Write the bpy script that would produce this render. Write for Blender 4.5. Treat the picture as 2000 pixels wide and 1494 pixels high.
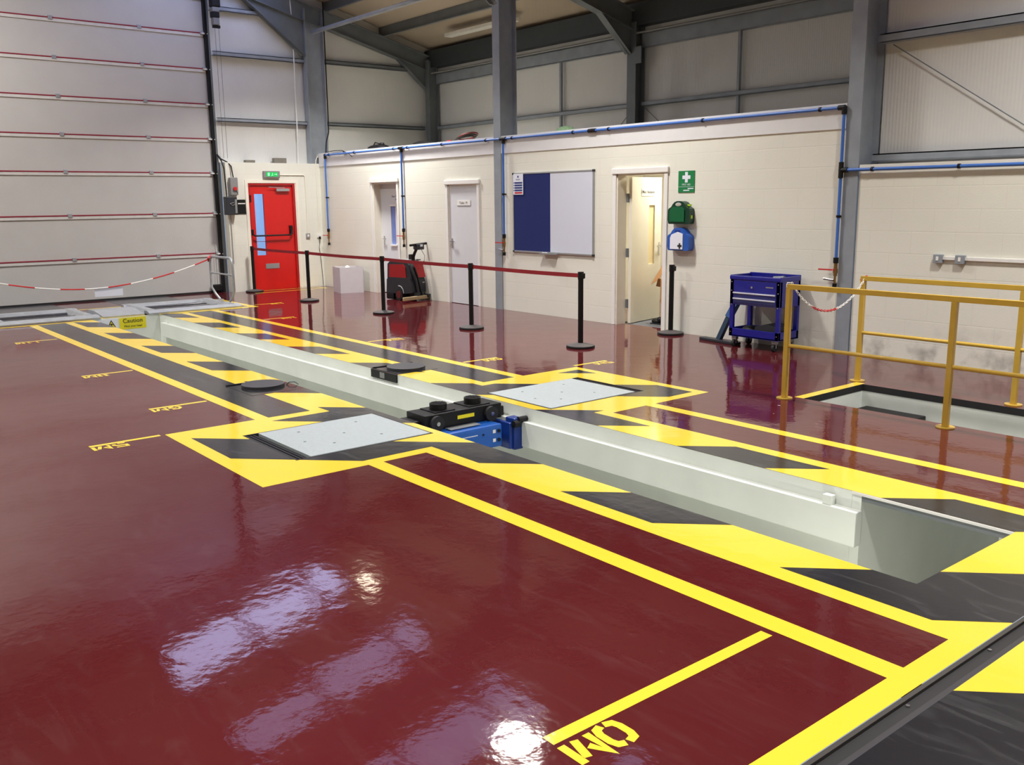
import bpy, bmesh, math, random
from mathutils import Vector, Matrix
random.seed(7)
PI = math.pi
SC = bpy.context.scene
COL = SC.collection
for o in list(bpy.data.objects): bpy.data.objects.remove(o)

# ---------------------------------------------------------------- camera, view, world, lamps
yaw, pitch, roll = math.radians(50.914), math.radians(11.178), math.radians(-0.638)
F = Vector((-math.sin(yaw)*math.cos(pitch), math.cos(yaw)*math.cos(pitch), -math.sin(pitch)))
R = Vector((math.cos(yaw), math.sin(yaw), 0)); U = R.cross(F)
R2 = R*math.cos(roll) + U*math.sin(roll); U2 = -R*math.sin(roll) + U*math.cos(roll)
cam = bpy.data.cameras.new('camera'); co = bpy.data.objects.new('camera', cam); COL.objects.link(co)
M = Matrix((R2, U2, -F)).transposed().to_4x4(); M.translation = Vector((17.399, -9.154, 1.712))
co.matrix_world = M
cam.sensor_fit = 'HORIZONTAL'; cam.sensor_width = 36; cam.lens = 1804.1/2000*36
cam.clip_start = .05; cam.clip_end = 200
SC.camera = co
SC.view_settings.view_transform = 'Standard'; SC.view_settings.look = 'None'
SC.view_settings.gamma = 1; SC.view_settings.use_curve_mapping = False
SC.view_settings.exposure = 0.2

W = bpy.data.worlds.new('world'); SC.world = W; W.use_nodes = True
W.node_tree.nodes['Background'].inputs[0].default_value = (.62, .76, 1, 1)
W.node_tree.nodes['Background'].inputs[1].default_value = 1.3

LAMP_W = 150.0
LAMPS = [(2.9, -.95, 5.3), (8.9, -2.2, 5.35), (15.0, -2.2, 5.35), (21.0, -2.2, 5.35),
         (2.9, -8.0, 6.9), (8.9, -8.0, 6.9), (15.0, -8.0, 6.9), (21.0, -8.0, 6.9), (8.9, -13, 5.6), (17, -13, 5.6)]
def disk_light(name, loc, power, size, col, parent=None, spread=PI):
    l = bpy.data.lights.new(name, 'AREA'); l.shape = 'DISK'; l.size = size; l.energy = power; l.color = col; l.spread = spread
    o = bpy.data.objects.new(name, l); COL.objects.link(o); o.location = loc
    if parent: o.parent = parent
    return o

# ---------------------------------------------------------------- materials
def lin(c):
    c = c/255; return c/12.92 if c <= .04045 else ((c+.055)/1.055)**2.4
MATS = {}
def mat(name, rgb, rough=.5, metal=0, var=.06, scale=8, bump=0, bscale=40, spec=.5, coat=0, dark=None, emit=None, estr=0, stretch=None):
    if name in MATS: return MATS[name]
    m = bpy.data.materials.new(name); m.use_nodes = True; MATS[name] = m
    nt = m.node_tree; n = nt.nodes; L = nt.links; b = n['Principled BSDF']
    c = [lin(x) for x in rgb]
    tc = n.new('ShaderNodeTexCoord'); no = n.new('ShaderNodeTexNoise'); no.inputs['Scale'].default_value = scale
    no.inputs['Detail'].default_value = 4
    src = tc.outputs['Object']
    if stretch:
        mp = n.new('ShaderNodeMapping'); mp.inputs['Scale'].default_value = stretch; L.new(src, mp.inputs[0]); src = mp.outputs[0]
    L.new(src, no.inputs['Vector'])
    r = n.new('ShaderNodeMixRGB'); L.new(no.outputs['Fac'], r.inputs[0])
    d = dark or [max(0, x*(1-var*2.2)) for x in c]
    u = [min(1, x*(1+var*2.2)) for x in c] if not dark else c
    r.inputs[1].default_value = (*d, 1); r.inputs[2].default_value = (*u, 1)
    L.new(r.outputs[0], b.inputs['Base Color'])
    b.inputs['Roughness'].default_value = rough; b.inputs['Metallic'].default_value = metal
    b.inputs['Specular IOR Level'].default_value = spec; b.inputs['Coat Weight'].default_value = coat
    if bump:
        n2 = n.new('ShaderNodeTexNoise'); n2.inputs['Scale'].default_value = bscale; L.new(src, n2.inputs['Vector'])
        bp = n.new('ShaderNodeBump'); bp.inputs['Strength'].default_value = bump; bp.inputs['Distance'].default_value = .01
        L.new(n2.outputs['Fac'], bp.inputs['Height']); L.new(bp.outputs[0], b.inputs['Normal'])
    if emit:
        b.inputs['Emission Color'].default_value = (*[lin(x) for x in emit], 1); b.inputs['Emission Strength'].default_value = estr
    return m

def gloss_floor(name, rgb, rough, scuff=.35, spec=.5, wave=.018, var=.10):
    """painted / resin floor: faint undulation, scuffed gloss"""
    m = bpy.data.materials.new(name); m.use_nodes = True; MATS[name] = m
    nt = m.node_tree; n = nt.nodes; L = nt.links; b = n['Principled BSDF']
    c = [lin(x) for x in rgb]
    g = n.new('ShaderNodeNewGeometry')
    a = n.new('ShaderNodeTexNoise'); a.inputs['Scale'].default_value = 1.3; a.inputs['Detail'].default_value = 6; L.new(g.outputs['Position'], a.inputs[0])
    r = n.new('ShaderNodeMixRGB'); L.new(a.outputs['Fac'], r.inputs[0])
    r.inputs[1].default_value = (*[x*(1-var) for x in c], 1); r.inputs[2].default_value = (*[min(1, x*(1+var)) for x in c], 1)
    # pale dusty scuffs: stretched noise, thresholded
    mp = n.new('ShaderNodeMapping'); mp.inputs['Scale'].default_value = (1.2, 5, 1); mp.inputs['Rotation'].default_value = (0, 0, .5); L.new(g.outputs['Position'], mp.inputs[0])
    s = n.new('ShaderNodeTexNoise'); s.inputs['Scale'].default_value = 2.2; s.inputs['Detail'].default_value = 9; s.inputs['Distortion'].default_value = 1.2; L.new(mp.outputs[0], s.inputs[0])
    cr = n.new('ShaderNodeValToRGB'); cr.color_ramp.elements[0].position = .52; cr.color_ramp.elements[1].position = .80
    cr.color_ramp.elements[0].color = (0, 0, 0, 1); cr.color_ramp.elements[1].color = (1, 1, 1, 1); L.new(s.outputs['Fac'], cr.inputs[0])
    mu = n.new('ShaderNodeMath'); mu.operation = 'MULTIPLY'; mu.inputs[1].default_value = scuff; L.new(cr.outputs[0], mu.inputs[0])
    r2 = n.new('ShaderNodeMixRGB'); L.new(mu.outputs[0], r2.inputs[0]); L.new(r.outputs[0], r2.inputs[1])
    r2.inputs[2].default_value = (*[x*.6+.18 for x in c], 1)
    L.new(r2.outputs[0], b.inputs['Base Color'])
    ra = n.new('ShaderNodeMapRange'); ra.inputs['To Min'].default_value = rough; ra.inputs['To Max'].default_value = rough+.14
    L.new(mu.outputs[0], ra.inputs[0]); L.new(ra.outputs[0], b.inputs['Roughness'])
    b.inputs['Specular IOR Level'].default_value = spec
    w1 = n.new('ShaderNodeTexNoise'); w1.inputs['Scale'].default_value = 3.2; w1.inputs['Detail'].default_value = 3; L.new(g.outputs['Position'], w1.inputs[0])
    w2 = n.new('ShaderNodeTexNoise'); w2.inputs['Scale'].default_value = 26; w2.inputs['Detail'].default_value = 2; L.new(g.outputs['Position'], w2.inputs[0])
    ad = n.new('ShaderNodeMath'); ad.operation = 'MULTIPLY_ADD'; ad.inputs[1].default_value = .14; L.new(w2.outputs['Fac'], ad.inputs[0]); L.new(w1.outputs['Fac'], ad.inputs[2])
    bp = n.new('ShaderNodeBump'); bp.inputs['Strength'].default_value = 1; bp.inputs['Distance'].default_value = wave*.14
    L.new(ad.outputs[0], bp.inputs['Height']); L.new(bp.outputs[0], b.inputs['Normal'])
    return m

def wall_mat(name, rgb, kind, rough=.6):
    """painted blockwork ('block') or ribbed liner panel ('rib') ; horizontal coordinate = x+y so it suits both wall directions"""
    m = bpy.data.materials.new(name); m.use_nodes = True; MATS[name] = m
    nt = m.node_tree; n = nt.nodes; L = nt.links; b = n['Principled BSDF']; c = [lin(x) for x in rgb]
    g = n.new('ShaderNodeNewGeometry'); sp = n.new('ShaderNodeSeparateXYZ'); L.new(g.outputs['Position'], sp.inputs[0])
    ad = n.new('ShaderNodeMath'); L.new(sp.outputs[0], ad.inputs[0]); L.new(sp.outputs[1], ad.inputs[1])
    cb = n.new('ShaderNodeCombineXYZ'); L.new(ad.outputs[0], cb.inputs[0])
    L.new(sp.outputs[2], cb.inputs[1])
    no = n.new('ShaderNodeTexNoise'); no.inputs['Scale'].default_value = 1.1; no.inputs['Detail'].default_value = 5; L.new(g.outputs['Position'], no.inputs[0])
    r = n.new('ShaderNodeMixRGB'); L.new(no.outputs['Fac'], r.inputs[0])
    r.inputs[1].default_value = (*[x*.93 for x in c], 1); r.inputs[2].default_value = (*[min(1, x*1.05) for x in c], 1)
    bp = n.new('ShaderNodeBump')
    if kind == 'block':
        br = n.new('ShaderNodeTexBrick'); br.inputs['Scale'].default_value = 1
        br.inputs['Brick Width'].default_value = .45; br.inputs['Row Height'].default_value = .225; br.inputs['Mortar Size'].default_value = .006; br.inputs['Mortar Smooth'].default_value = .8
        L.new(cb.outputs[0], br.inputs[0])
        br.inputs['Color1'].default_value = (1, 1, 1, 1); br.inputs['Color2'].default_value = (.97, .97, .97, 1); br.inputs['Mortar'].default_value = (.85, .85, .83, 1)
        n3 = n.new('ShaderNodeTexNoise'); n3.inputs['Scale'].default_value = 90; L.new(g.outputs['Position'], n3.inputs[0])
        m3 = n.new('ShaderNodeMath'); m3.operation = 'MULTIPLY_ADD'; m3.inputs[1].default_value = .25; L.new(n3.outputs['Fac'], m3.inputs[0]); L.new(br.outputs['Color'], m3.inputs[2])
        bp.inputs['Strength'].default_value = .6; bp.inputs['Distance'].default_value = .007; L.new(m3.outputs[0], bp.inputs['Height'])
        mx = n.new('ShaderNodeMixRGB'); mx.blend_type = 'MULTIPLY'; mx.inputs[0].default_value = .36; L.new(r.outputs[0], mx.inputs[1]); L.new(br.outputs['Color'], mx.inputs[2])
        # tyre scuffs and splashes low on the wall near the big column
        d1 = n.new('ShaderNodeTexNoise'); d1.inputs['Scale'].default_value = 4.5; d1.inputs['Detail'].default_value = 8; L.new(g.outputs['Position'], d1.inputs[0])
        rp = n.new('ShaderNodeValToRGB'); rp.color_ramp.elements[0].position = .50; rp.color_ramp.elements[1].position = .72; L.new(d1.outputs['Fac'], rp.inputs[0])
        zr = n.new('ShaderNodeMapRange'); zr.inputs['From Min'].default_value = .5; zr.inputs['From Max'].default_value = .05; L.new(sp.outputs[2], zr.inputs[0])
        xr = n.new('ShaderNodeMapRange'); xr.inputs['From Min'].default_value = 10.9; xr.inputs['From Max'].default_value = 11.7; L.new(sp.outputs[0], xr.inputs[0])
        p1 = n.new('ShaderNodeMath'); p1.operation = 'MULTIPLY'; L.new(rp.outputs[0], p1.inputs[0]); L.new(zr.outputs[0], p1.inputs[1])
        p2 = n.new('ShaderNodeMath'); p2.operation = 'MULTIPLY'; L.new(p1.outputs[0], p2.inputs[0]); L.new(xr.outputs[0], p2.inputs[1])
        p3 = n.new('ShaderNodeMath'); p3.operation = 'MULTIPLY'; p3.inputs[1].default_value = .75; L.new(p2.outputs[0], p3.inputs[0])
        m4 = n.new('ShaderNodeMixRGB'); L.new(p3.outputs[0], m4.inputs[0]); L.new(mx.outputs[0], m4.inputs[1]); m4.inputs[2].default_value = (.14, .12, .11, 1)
        L.new(m4.outputs[0], b.inputs['Base Color'])
    else:
        wv = n.new('ShaderNodeTexWave'); wv.inputs['Scale'].default_value = 8.5; wv.bands_direction = 'X'; L.new(cb.outputs[0], wv.inputs[0])
        bp.inputs['Strength'].default_value = .25; bp.inputs['Distance'].default_value = .005; L.new(wv.outputs['Fac'], bp.inputs['Height'])
        L.new(r.outputs[0], b.inputs['Base Color'])
    L.new(bp.outputs[0], b.inputs['Normal']); b.inputs['Roughness'].default_value = rough
    return m

RED = gloss_floor('red_resin', (83, 27, 30), .06, scuff=.06)
YEL = gloss_floor('yellow_paint', (236, 203, 60), .09, scuff=.04, var=.03)
BLK = gloss_floor('black_paint', (33, 33, 37), .16, scuff=.22)
DGR = gloss_floor('grey_paint', (62, 61, 64), .2, scuff=.15)
BLOCK = wall_mat('cream_blockwork', (227, 226, 213), 'block')
LINER = wall_mat('white_liner_panel', (214, 214, 210), 'rib', .45)
ROOFM = wall_mat('roof_liner', (172, 158, 138), 'rib', .6)
STEEL = mat('galvanised_steel', (146, 153, 160), .5, .15, .10, 5)
STEELD = mat('dark_galvanised_steel', (110, 116, 119), .5, .15, .10, 5)
GALV = mat('bright_galvanised', (168, 172, 176), .4, .4, .12, 9)
WHITE = mat('white_gloss', (232, 231, 226), .35, var=.02)
CREAM = mat('cream_gloss', (233, 228, 212), .35, var=.02)
BOARD = mat('white_boarding', (222, 222, 222), .4, var=.02)
PITW = mat('pit_white_paint', (226, 231, 224), .35, var=.05, scale=3)
PITG = mat('pit_grey_paint', (178, 174, 160), .45, var=.06, scale=3)
DOORP = mat('roller_door_panel', (194, 192, 188), .55, var=.03, scale=2, bump=.15, bscale=60)
REDT = mat('dark_red_strip', (140, 22, 48), .5)
BLACK = mat('black_plastic', (14, 14, 15), .5, var=.1, spec=.35)
RUBBER = mat('black_rubber', (30, 29, 30), .7, var=.1)
BASEG = mat('cast_base_grey', (74, 70, 68), .6, var=.1)
CHROME = mat('chrome', (205, 207, 210), .18, .95, .03)
BELT = mat('belt_red', (140, 18, 32), .7)
DRED = mat('red_door_paint', (205, 26, 22), .32, var=.03)
DREDD = mat('red_frame_paint', (168, 20, 22), .4, var=.03)
BLUE = mat('pipe_blue', (66, 112, 190), .35, var=.04)
BLUEK = mat('kit_blue', (38, 86, 172), .35, var=.05)
GREENK = mat('kit_green', (10, 92, 52), .3, var=.05)
SIGNG = mat('sign_green', (18, 122, 66), .45, var=.02)
TOOLB = mat('tool_blue', (22, 26, 132), .28, var=.04, coat=.4)
JACKB = mat('jack_blue', (26, 90, 178), .3, var=.06, coat=.3)
JACKD = mat('jack_dark_blue', (16, 50, 128), .35, var=.06)
NAVY = mat('felt_navy', (18, 34, 96), .95, var=.04, scale=60)
WBOARD = mat('dry_wipe', (206, 210, 222), .22, var=.01)
ALU = mat('aluminium', (176, 178, 180), .35, .7, .04)
BRASS = mat('brass', (150, 118, 72), .35, .7)
REDP = mat('red_plastic', (196, 34, 36), .4)
REDM = mat('machine_red', (158, 22, 28), .35, var=.05)
CHAR = mat('charcoal_plastic', (40, 42, 47), .45, var=.06)
GREY = mat('grey_plastic', (132, 132, 130), .5)
WOOD = mat('pale_wood', (170, 150, 112), .6, var=.12, scale=6, stretch=(1, 8, 8))
CARD = mat('white_card', (208, 204, 206), .8, var=.03)
BROWN = mat('brown_card', (176, 132, 88), .85, var=.05)
RAILY = mat('rail_yellow', (198, 162, 60), .35, var=.05, coat=.3)
SIGNY = mat('sign_yellow', (232, 218, 32), .5, var=.02)
SIGNW = mat('sign_white', (226, 230, 240), .45, var=.01)
INK = mat('ink_black', (30, 30, 32), .6)
INKB = mat('ink_blue', (40, 56, 120), .6)
INKR = mat('ink_red', (190, 48, 60), .6)
CHECK = mat('checker_plate', (178, 188, 190), .38, .25, .05, 30, bump=.5, bscale=160)
CARPET = mat('grey_carpet', (92, 94, 98), .95, var=.1, scale=60)
DOORLIL = mat('door_lilac_white', (212, 214, 217), .35, var=.015)
DOORC = mat('door_cream_white', (236, 232, 216), .4, var=.015)
LIME = mat('lime_clip', (180, 214, 50), .4)
GROUND = mat('outside_concrete', (168, 168, 165), .8)
OUTW = mat('outside_cladding', (196, 214, 236), .5, var=.03)
ROOFL = mat('rooflight_sheet', (235, 240, 255), .5, var=.02, emit=(176, 190, 255), estr=1.35)
ROOFL1 = mat('rooflight_sheet_bright', (235, 240, 255), .5, var=.02, emit=(186, 200, 255), estr=3.4)
LAMPE = mat('lamp_glow', (255, 246, 226), .5, emit=(255, 240, 214), estr=14)
EXITE = mat('exit_glow', (20, 150, 70), .4, emit=(20, 190, 84), estr=.55)
EXITW = mat('exit_white_glow', (150, 235, 180), .4, emit=(120, 230, 160), estr=.6)
GLASSB = mat('painted_blue_glow_pane', (118, 138, 196), .08, var=.12, scale=4)  # bluish glow through the door window, painted as an opaque blue pane
TIMB = mat('timber_cream_pane', (238, 222, 172), .25, var=.03)
def glass(name):
    m = bpy.data.materials.new(name); m.use_nodes = True; nt = m.node_tree; n = nt.nodes; L = nt.links; n.remove(n['Principled BSDF'])
    t = n.new('ShaderNodeBsdfTransparent'); t.inputs[0].default_value = (.86, .93, 1, 1); g = n.new('ShaderNodeBsdfGlossy'); g.inputs['Roughness'].default_value = .03
    f = n.new('ShaderNodeFresnel'); mx = n.new('ShaderNodeMixShader'); L.new(f.outputs[0], mx.inputs[0]); L.new(t.outputs[0], mx.inputs[1]); L.new(g.outputs[0], mx.inputs[2])
    L.new(mx.outputs[0], n['Material Output'].inputs[0]); return m
GLASS = glass('clear_glass')

# ---------------------------------------------------------------- helpers
ORG = {}
def org(o): return ORG.get(o.name, Vector((0, 0, 0))) if o else Vector((0, 0, 0))
def tag(o, label=None, cat=None, group=None, kind=None):
    if label: o['label'] = label
    if cat: o['category'] = cat
    if group: o['group'] = group
    if kind: o['kind'] = kind
    return o
def thing(name, loc, label, cat, group=None):
    o = bpy.data.objects.new(name, None); COL.objects.link(o); o.location = loc; o.empty_display_size = .2
    ORG[o.name] = Vector(loc); return tag(o, label, cat, group)
class MB:
    def __init__(s): s.bm = bmesh.new()
    def box(s, x0, y0, z0, x1, y1, z1, bev=0, rot=None, piv=None):
        r = bmesh.ops.create_cube(s.bm, size=1)['verts']
        c = Vector(((x0+x1)/2, (y0+y1)/2, (z0+z1)/2)); d = (abs(x1-x0), abs(y1-y0), abs(z1-z0))
        for v in r: v.co = Vector((v.co.x*d[0], v.co.y*d[1], v.co.z*d[2]))+c
        if bev:
            es = list({e for v in r for e in v.link_edges}); q = bmesh.ops.bevel(s.bm, geom=es, offset=min(bev, min(d)*.45), segments=2, affect='EDGES', profile=.6)
            r = list({v for f in q['faces'] for v in f.verts})
        if rot is not None:
            p = Vector(piv) if piv is not None else c
            for v in r: v.co = rot @ (v.co-p)+p
        return s
    def cyl(s, p0, p1, r, n=16, r2=None):
        p0 = Vector(p0); p1 = Vector(p1); d = p1-p0; L = d.length; r2 = r if r2 is None else r2
        vs = bmesh.ops.create_cone(s.bm, cap_ends=True, segments=n, radius1=r, radius2=r2, depth=L)['verts']
        q = Vector((0, 0, 1)).rotation_difference(d.normalized()).to_matrix()
        for v in vs: v.co = q @ v.co+(p0+p1)/2
        return s
    def sph(s, c, r, sc=(1, 1, 1), n=12):
        vs = bmesh.ops.create_uvsphere(s.bm, u_segments=n, v_segments=max(6, n//2), radius=r)['verts']
        for v in vs: v.co = Vector((v.co.x*sc[0], v.co.y*sc[1], v.co.z*sc[2]))+Vector(c)
        return s
    def tube(s, pts, r, n=8, closed=False):
        P = [Vector(p) for p in pts]; rings = []; N = len(P); ref = None
        for i, p in enumerate(P):
            a = P[i-1] if (i > 0 or closed) else P[0]; b = P[(i+1) % N] if (i < N-1 or closed) else P[-1]
            t = (b-a).normalized()
            if ref is None: ref = t.orthogonal().normalized()
            ref = (ref-t*ref.dot(t)); ref = ref.normalized() if ref.length > 1e-6 else t.orthogonal().normalized()
            bi = t.cross(ref)
            rings.append([s.bm.verts.new(p+(ref*math.cos(2*PI*k/n)+bi*math.sin(2*PI*k/n))*r) for k in range(n)])
        for i in range(N if closed else N-1):
            A = rings[i]; B = rings[(i+1) % N]
            for k in range(n): s.bm.faces.new((A[k], A[(k+1) % n], B[(k+1) % n], B[k]))
        if not closed:
            s.bm.faces.new(rings[0][::-1]); s.bm.faces.new(rings[-1])
        return s
    def prism(s, poly, ext):
        e = Vector(ext); a = [s.bm.verts.new(Vector(p)) for p in poly]; b = [s.bm.verts.new(Vector(p)+e) for p in poly]; n = len(poly)
        s.bm.faces.new(a); s.bm.faces.new(b[::-1])
        for i in range(n): s.bm.faces.new((a[i], b[i], b[(i+1) % n], a[(i+1) % n]))
        return s
    def flat(s, poly):
        s.bm.faces.new([s.bm.verts.new(Vector(p)) for p in poly]); return s
    def lathe(s, prof, c, n=32):
        c = Vector(c); rings = []
        for r, z in prof: rings.append([s.bm.verts.new(c+Vector((max(r, 1e-4)*math.cos(2*PI*k/n), max(r, 1e-4)*math.sin(2*PI*k/n), z))) for k in range(n)])
        for A, B in zip(rings, rings[1:]):
            for k in range(n): s.bm.faces.new((A[k], A[(k+1) % n], B[(k+1) % n], B[k]))
        s.bm.faces.new(rings[0][::-1]); s.bm.faces.new(rings[-1]); return s
    def ibeam(s, p0, p1, up, D, B, tf=.014, tw=.009):
        p0 = Vector(p0); p1 = Vector(p1); d = (p1-p0); up = Vector(up); up = (up-d.normalized()*up.dot(d.normalized())).normalized(); w = d.normalized().cross(up)
        for a0, a1, b0, b1 in ((-D/2, -D/2+tf, -B/2, B/2), (D/2-tf, D/2, -B/2, B/2), (-D/2+tf, D/2-tf, -tw/2, tw/2)):
            s.prism([p0+up*a0+w*b0, p0+up*a1+w*b0, p0+up*a1+w*b1, p0+up*a0+w*b1], d)
        return s
    def build(s, name, m, parent=None, smooth=False):
        bmesh.ops.recalc_face_normals(s.bm, faces=s.bm.faces[:])
        o0 = org(parent)
        if parent is None:
            xs = [v.co for v in s.bm.verts]
            o0 = Vector(((min(v.x for v in xs)+max(v.x for v in xs))/2, (min(v.y for v in xs)+max(v.y for v in xs))/2, min(v.z for v in xs)))
        for v in s.bm.verts: v.co -= o0
        me = bpy.data.meshes.new(name); s.bm.to_mesh(me); s.bm.free(); me.materials.append(m)
        ob = bpy.data.objects.new(name, me); COL.objects.link(ob)
        if parent is None: ob.location = o0
        else: ob.parent = parent
        ORG[ob.name] = o0
        if smooth:
            for p in me.polygons: p.use_smooth = True
            try: me.set_sharp_from_angle(angle=math.radians(40))
            except Exception: pass
        return ob
def rz(a): return Matrix.Rotation(a, 3, 'Z')
def text(name, s, m, parent, origin, right, up, size, extrude=.0006, align='CENTER'):
    """lettering as a mesh: origin = anchor at mid height, right/up = world directions, size = cap height"""
    cu = bpy.data.curves.new(name, 'FONT'); cu.body = s; cu.size = size/.7; cu.align_x = align; cu.align_y = 'CENTER'; cu.extrude = extrude; cu.resolution_u = 3
    t = bpy.data.objects.new(name, cu); COL.objects.link(t); bpy.context.view_layer.update()
    me = bpy.data.meshes.new_from_object(t.evaluated_get(bpy.context.evaluated_depsgraph_get())); bpy.data.objects.remove(t); bpy.data.curves.remove(cu)
    r = Vector(right).normalized(); u = Vector(up).normalized(); w = r.cross(u); Mx = Matrix((r, u, w)).transposed().to_4x4(); Mx.translation = Vector(origin)-org(parent)
    me.transform(Mx); me.materials.clear(); me.materials.append(m); me.name = name
    ob = bpy.data.objects.new(name, me); COL.objects.link(ob); ob.parent = parent; ORG[ob.name] = org(parent); return ob
def cells(outer, holes):
    """split a rectangle into sub-rectangles leaving the holes open"""
    a0, b0, a1, b1 = outer
    A = sorted({a0, a1, *[max(a0, min(a1, h[0])) for h in holes], *[max(a0, min(a1, h[2])) for h in holes]})
    B = sorted({b0, b1, *[max(b0, min(b1, h[1])) for h in holes], *[max(b0, min(b1, h[3])) for h in holes]})
    for i in range(len(A)-1):
        run = None
        for j in range(len(B)-1):
            ca, cb = (A[i]+A[i+1])/2, (B[j]+B[j+1])/2
            if any(h[0] < ca < h[2] and h[1] < cb < h[3] for h in holes):
                if run: yield run; run = None
            elif run: run = (run[0], run[1], run[2], B[j+1])
            else: run = (A[i], B[j], A[i+1], B[j+1])
        if run: yield run
def copy_tree(o, parent=None):
    c = o.copy(); COL.objects.link(c); c.parent = parent
    if parent is None and 'label' in o: pass
    ORG[c.name] = org(o)
    for ch in list(o.children): copy_tree(ch, c)
    return c
def struct(mb, name, m, parent=None, smooth=False):
    o = mb.build(name, m, parent, smooth)
    if parent is None: o['kind'] = 'structure'
    return o

# ================================================================= FLOOR
X0, X1, Y0, Y1 = -.5, 28, -16, 3.1
PIT = (2.56, -5.30, 15.52, -4.29); STAIR = (12.93, -2.28, 17.6, -1.33)
RECN = (10.91, -6.49, 11.80, -5.372); RECF = (10.91, -4.18, 11.785, -3.055)
GRV = (15.965, -12, 16.06, -3.0)
mb = MB()
for a, b, c, d in cells((X0, Y0, X1, Y1), [PIT, STAIR, RECN, RECF, GRV, (8.3, .17, 12, 3.1)]):
    mb.flat([(a, b, 0), (c, b, 0), (c, d, 0), (a, d, 0)])
floor = struct(mb, 'floor', RED)
def clip(poly, a, b, c):   # keep a*x+b*y<=c
    out = []
    for i in range(len(poly)):
        p, q = poly[i], poly[(i+1) % len(poly)]; fp = a*p[0]+b*p[1]-c; fq = a*q[0]+b*q[1]-c
        if fp <= 0: out.append(p)
        if fp*fq < 0:
            t = fp/(fp-fq); out.append((p[0]+(q[0]-p[0])*t, p[1]+(q[1]-p[1])*t))
    return out
PER, C0, BW = 1.537, 8.31, .735
yb, kb, gb = MB(), MB(), MB()
ZY, ZK = .0008, .0016
YR = []
def rect(mb_, a, b, c, d, z):
    if mb_ is yb: YR.append((a, b, c, d)); return
    mb_.flat([(a, b, z), (c, b, z), (c, d, z), (a, d, z)])
def hazard(zone, holes=()):
    for a, b, c, d in cells(zone, list(holes)):
        rect(yb, a, b, c, d, ZY)
        for k in range(-6, 12):
            c0 = C0+k*PER; p = clip([(a, b), (c, b), (c, d), (a, d)], 1, -1, c0+BW)
            if len(p) > 2: p = clip(p, -1, 1, -c0)
            if len(p) > 2: kb.flat([(x, y, ZK) for x, y in p])
TURN_N = (8.98, -5.83, 9.58, -5.40); TURN_F = (9.09, -4.29, 9.585, -3.80)
hazard((2.6, -5.60, 10.48, -5.30), [TURN_N]); hazard((2.6, -4.29, 10.48, -4.0), [TURN_F])
hazard((10.48, -5.60, 10.61, -5.30)); hazard((12.11, -5.60, 12.215, -5.30))
hazard((10.48, -4.29, 10.61, -4.0)); hazard((12.11, -4.29, 12.215, -4.0))
hazard((12.215, -5.60, 15.965, -5.30)); hazard((12.215, -4.29, 15.965, -4.0)); hazard((15.52, -5.30, 15.965, -4.29))
hazard((10.61, -6.81, 12.11, -5.30), [RECN]); hazard((10.61, -4.29, 12.11, -2.77), [RECF])
hazard((16.06, -9.0, 19.5, -3.0))
L_ = []
def yl(a, b, c, d): rect(yb, a, b, c, d, ZY)
for s0, s1 in ((-6.92, -5.60), (-4.0, -2.67)):
    yl(10.48, s0, 10.61, s1); yl(12.11, s0, 12.215, s1)
yl(10.61, -6.92, 12.11, -6.81); yl(10.61, -2.77, 12.11, -2.67)
yl(2.72, -6.20, 10.48, -6.085); yl(12.215, -6.175, 15.865, -6.06)
for a, b in ((2.66, 8.98), (9.58, 10.48), (12.215, 15.965)): yl(a, -5.715, b, -5.60)
for a, b in ((2.66, 9.15), (9.585, 10.48), (12.215, 15.965)): yl(a, -4.0, b, -3.885)
yl(2.66, -3.51, 10.48, -3.39); yl(12.215, -3.49, 15.965, -3.375)
yl(15.865, -12, 15.965, -5.715); 
rect(kb, 2.72, -6.085, 10.48, -5.83, ZK); rect(kb, 2.72, -5.83, 8.98, -5.715, ZK); rect(kb, 9.58, -5.83, 10.48, -5.715, ZK); rect(kb, 2.72, -3.885, 10.48, -3.51, ZK)
# far platform outline and wheel lanes to the big door
yl(.97, -9, 1.08, -2.68); yl(2.62, -9, 2.72, -5.6); yl(2.56, -4.3, 2.72, -2.68); yl(1.08, -2.80, 2.62, -2.68); yl(2.3, -5.6, 2.56, -4.2)
rect(gb, -.45, -4.35, .97, -3.22, ZY); rect(gb, -.45, -9, .97, -5.2, ZY)
rect(gb, 1.08, -4.5, 2.55, -2.85, ZY); rect(gb, 1.08, -6.6, 2.55, -5.15, ZY)
yl(12.84, -2.28, 12.93, -1.29)
# fire exit box in front of the red door
yl(.42, -1.75, .50, -.2); yl(.05, -1.75, .12, -.2); yl(.12, -.27, .42, -.2)
# distance marks
GL = {'0': [[(.48, 1), (.2, .92), (.12, .7), (.12, .3), (.2, .08), (.48, 0)], [(.62, 1), (.86, .92), (.94, .7), (.94, .3), (.86, .08), (.62, 0)]],
      'M': [[(.0, 0), (.0, 1), (.33, .45)], [(.5, .02), (.74, .82)], [(1, .0), (1, .98)]],
      '1': [[(.3, .75), (.55, 1), (.55, 0)]],
      '5': [[(.9, 1), (.15, 1), (.15, .56), (.7, .56), (.92, .35), (.85, .10)], [(.58, 0), (.1, .02)]],
      '6': [[(.9, .95), (.4, 1), (.12, .65), (.12, .2), (.35, 0)], [(.5, 0), (.85, .1), (.9, .4), (.6, .55), (.42, .53)]],
      '8': [[(.38, 1), (.12, .8), (.34, .52), (.12, .25), (.38, 0)], [(.66, 1), (.9, .8), (.70, .52), (.92, .25), (.66, 0)]],
      '3': [[(.1, .95), (.6, 1), (.88, .80), (.6, .64)], [(.6, .38), (.92, .22), (.6, 0), (.1, .05)]]}
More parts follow.
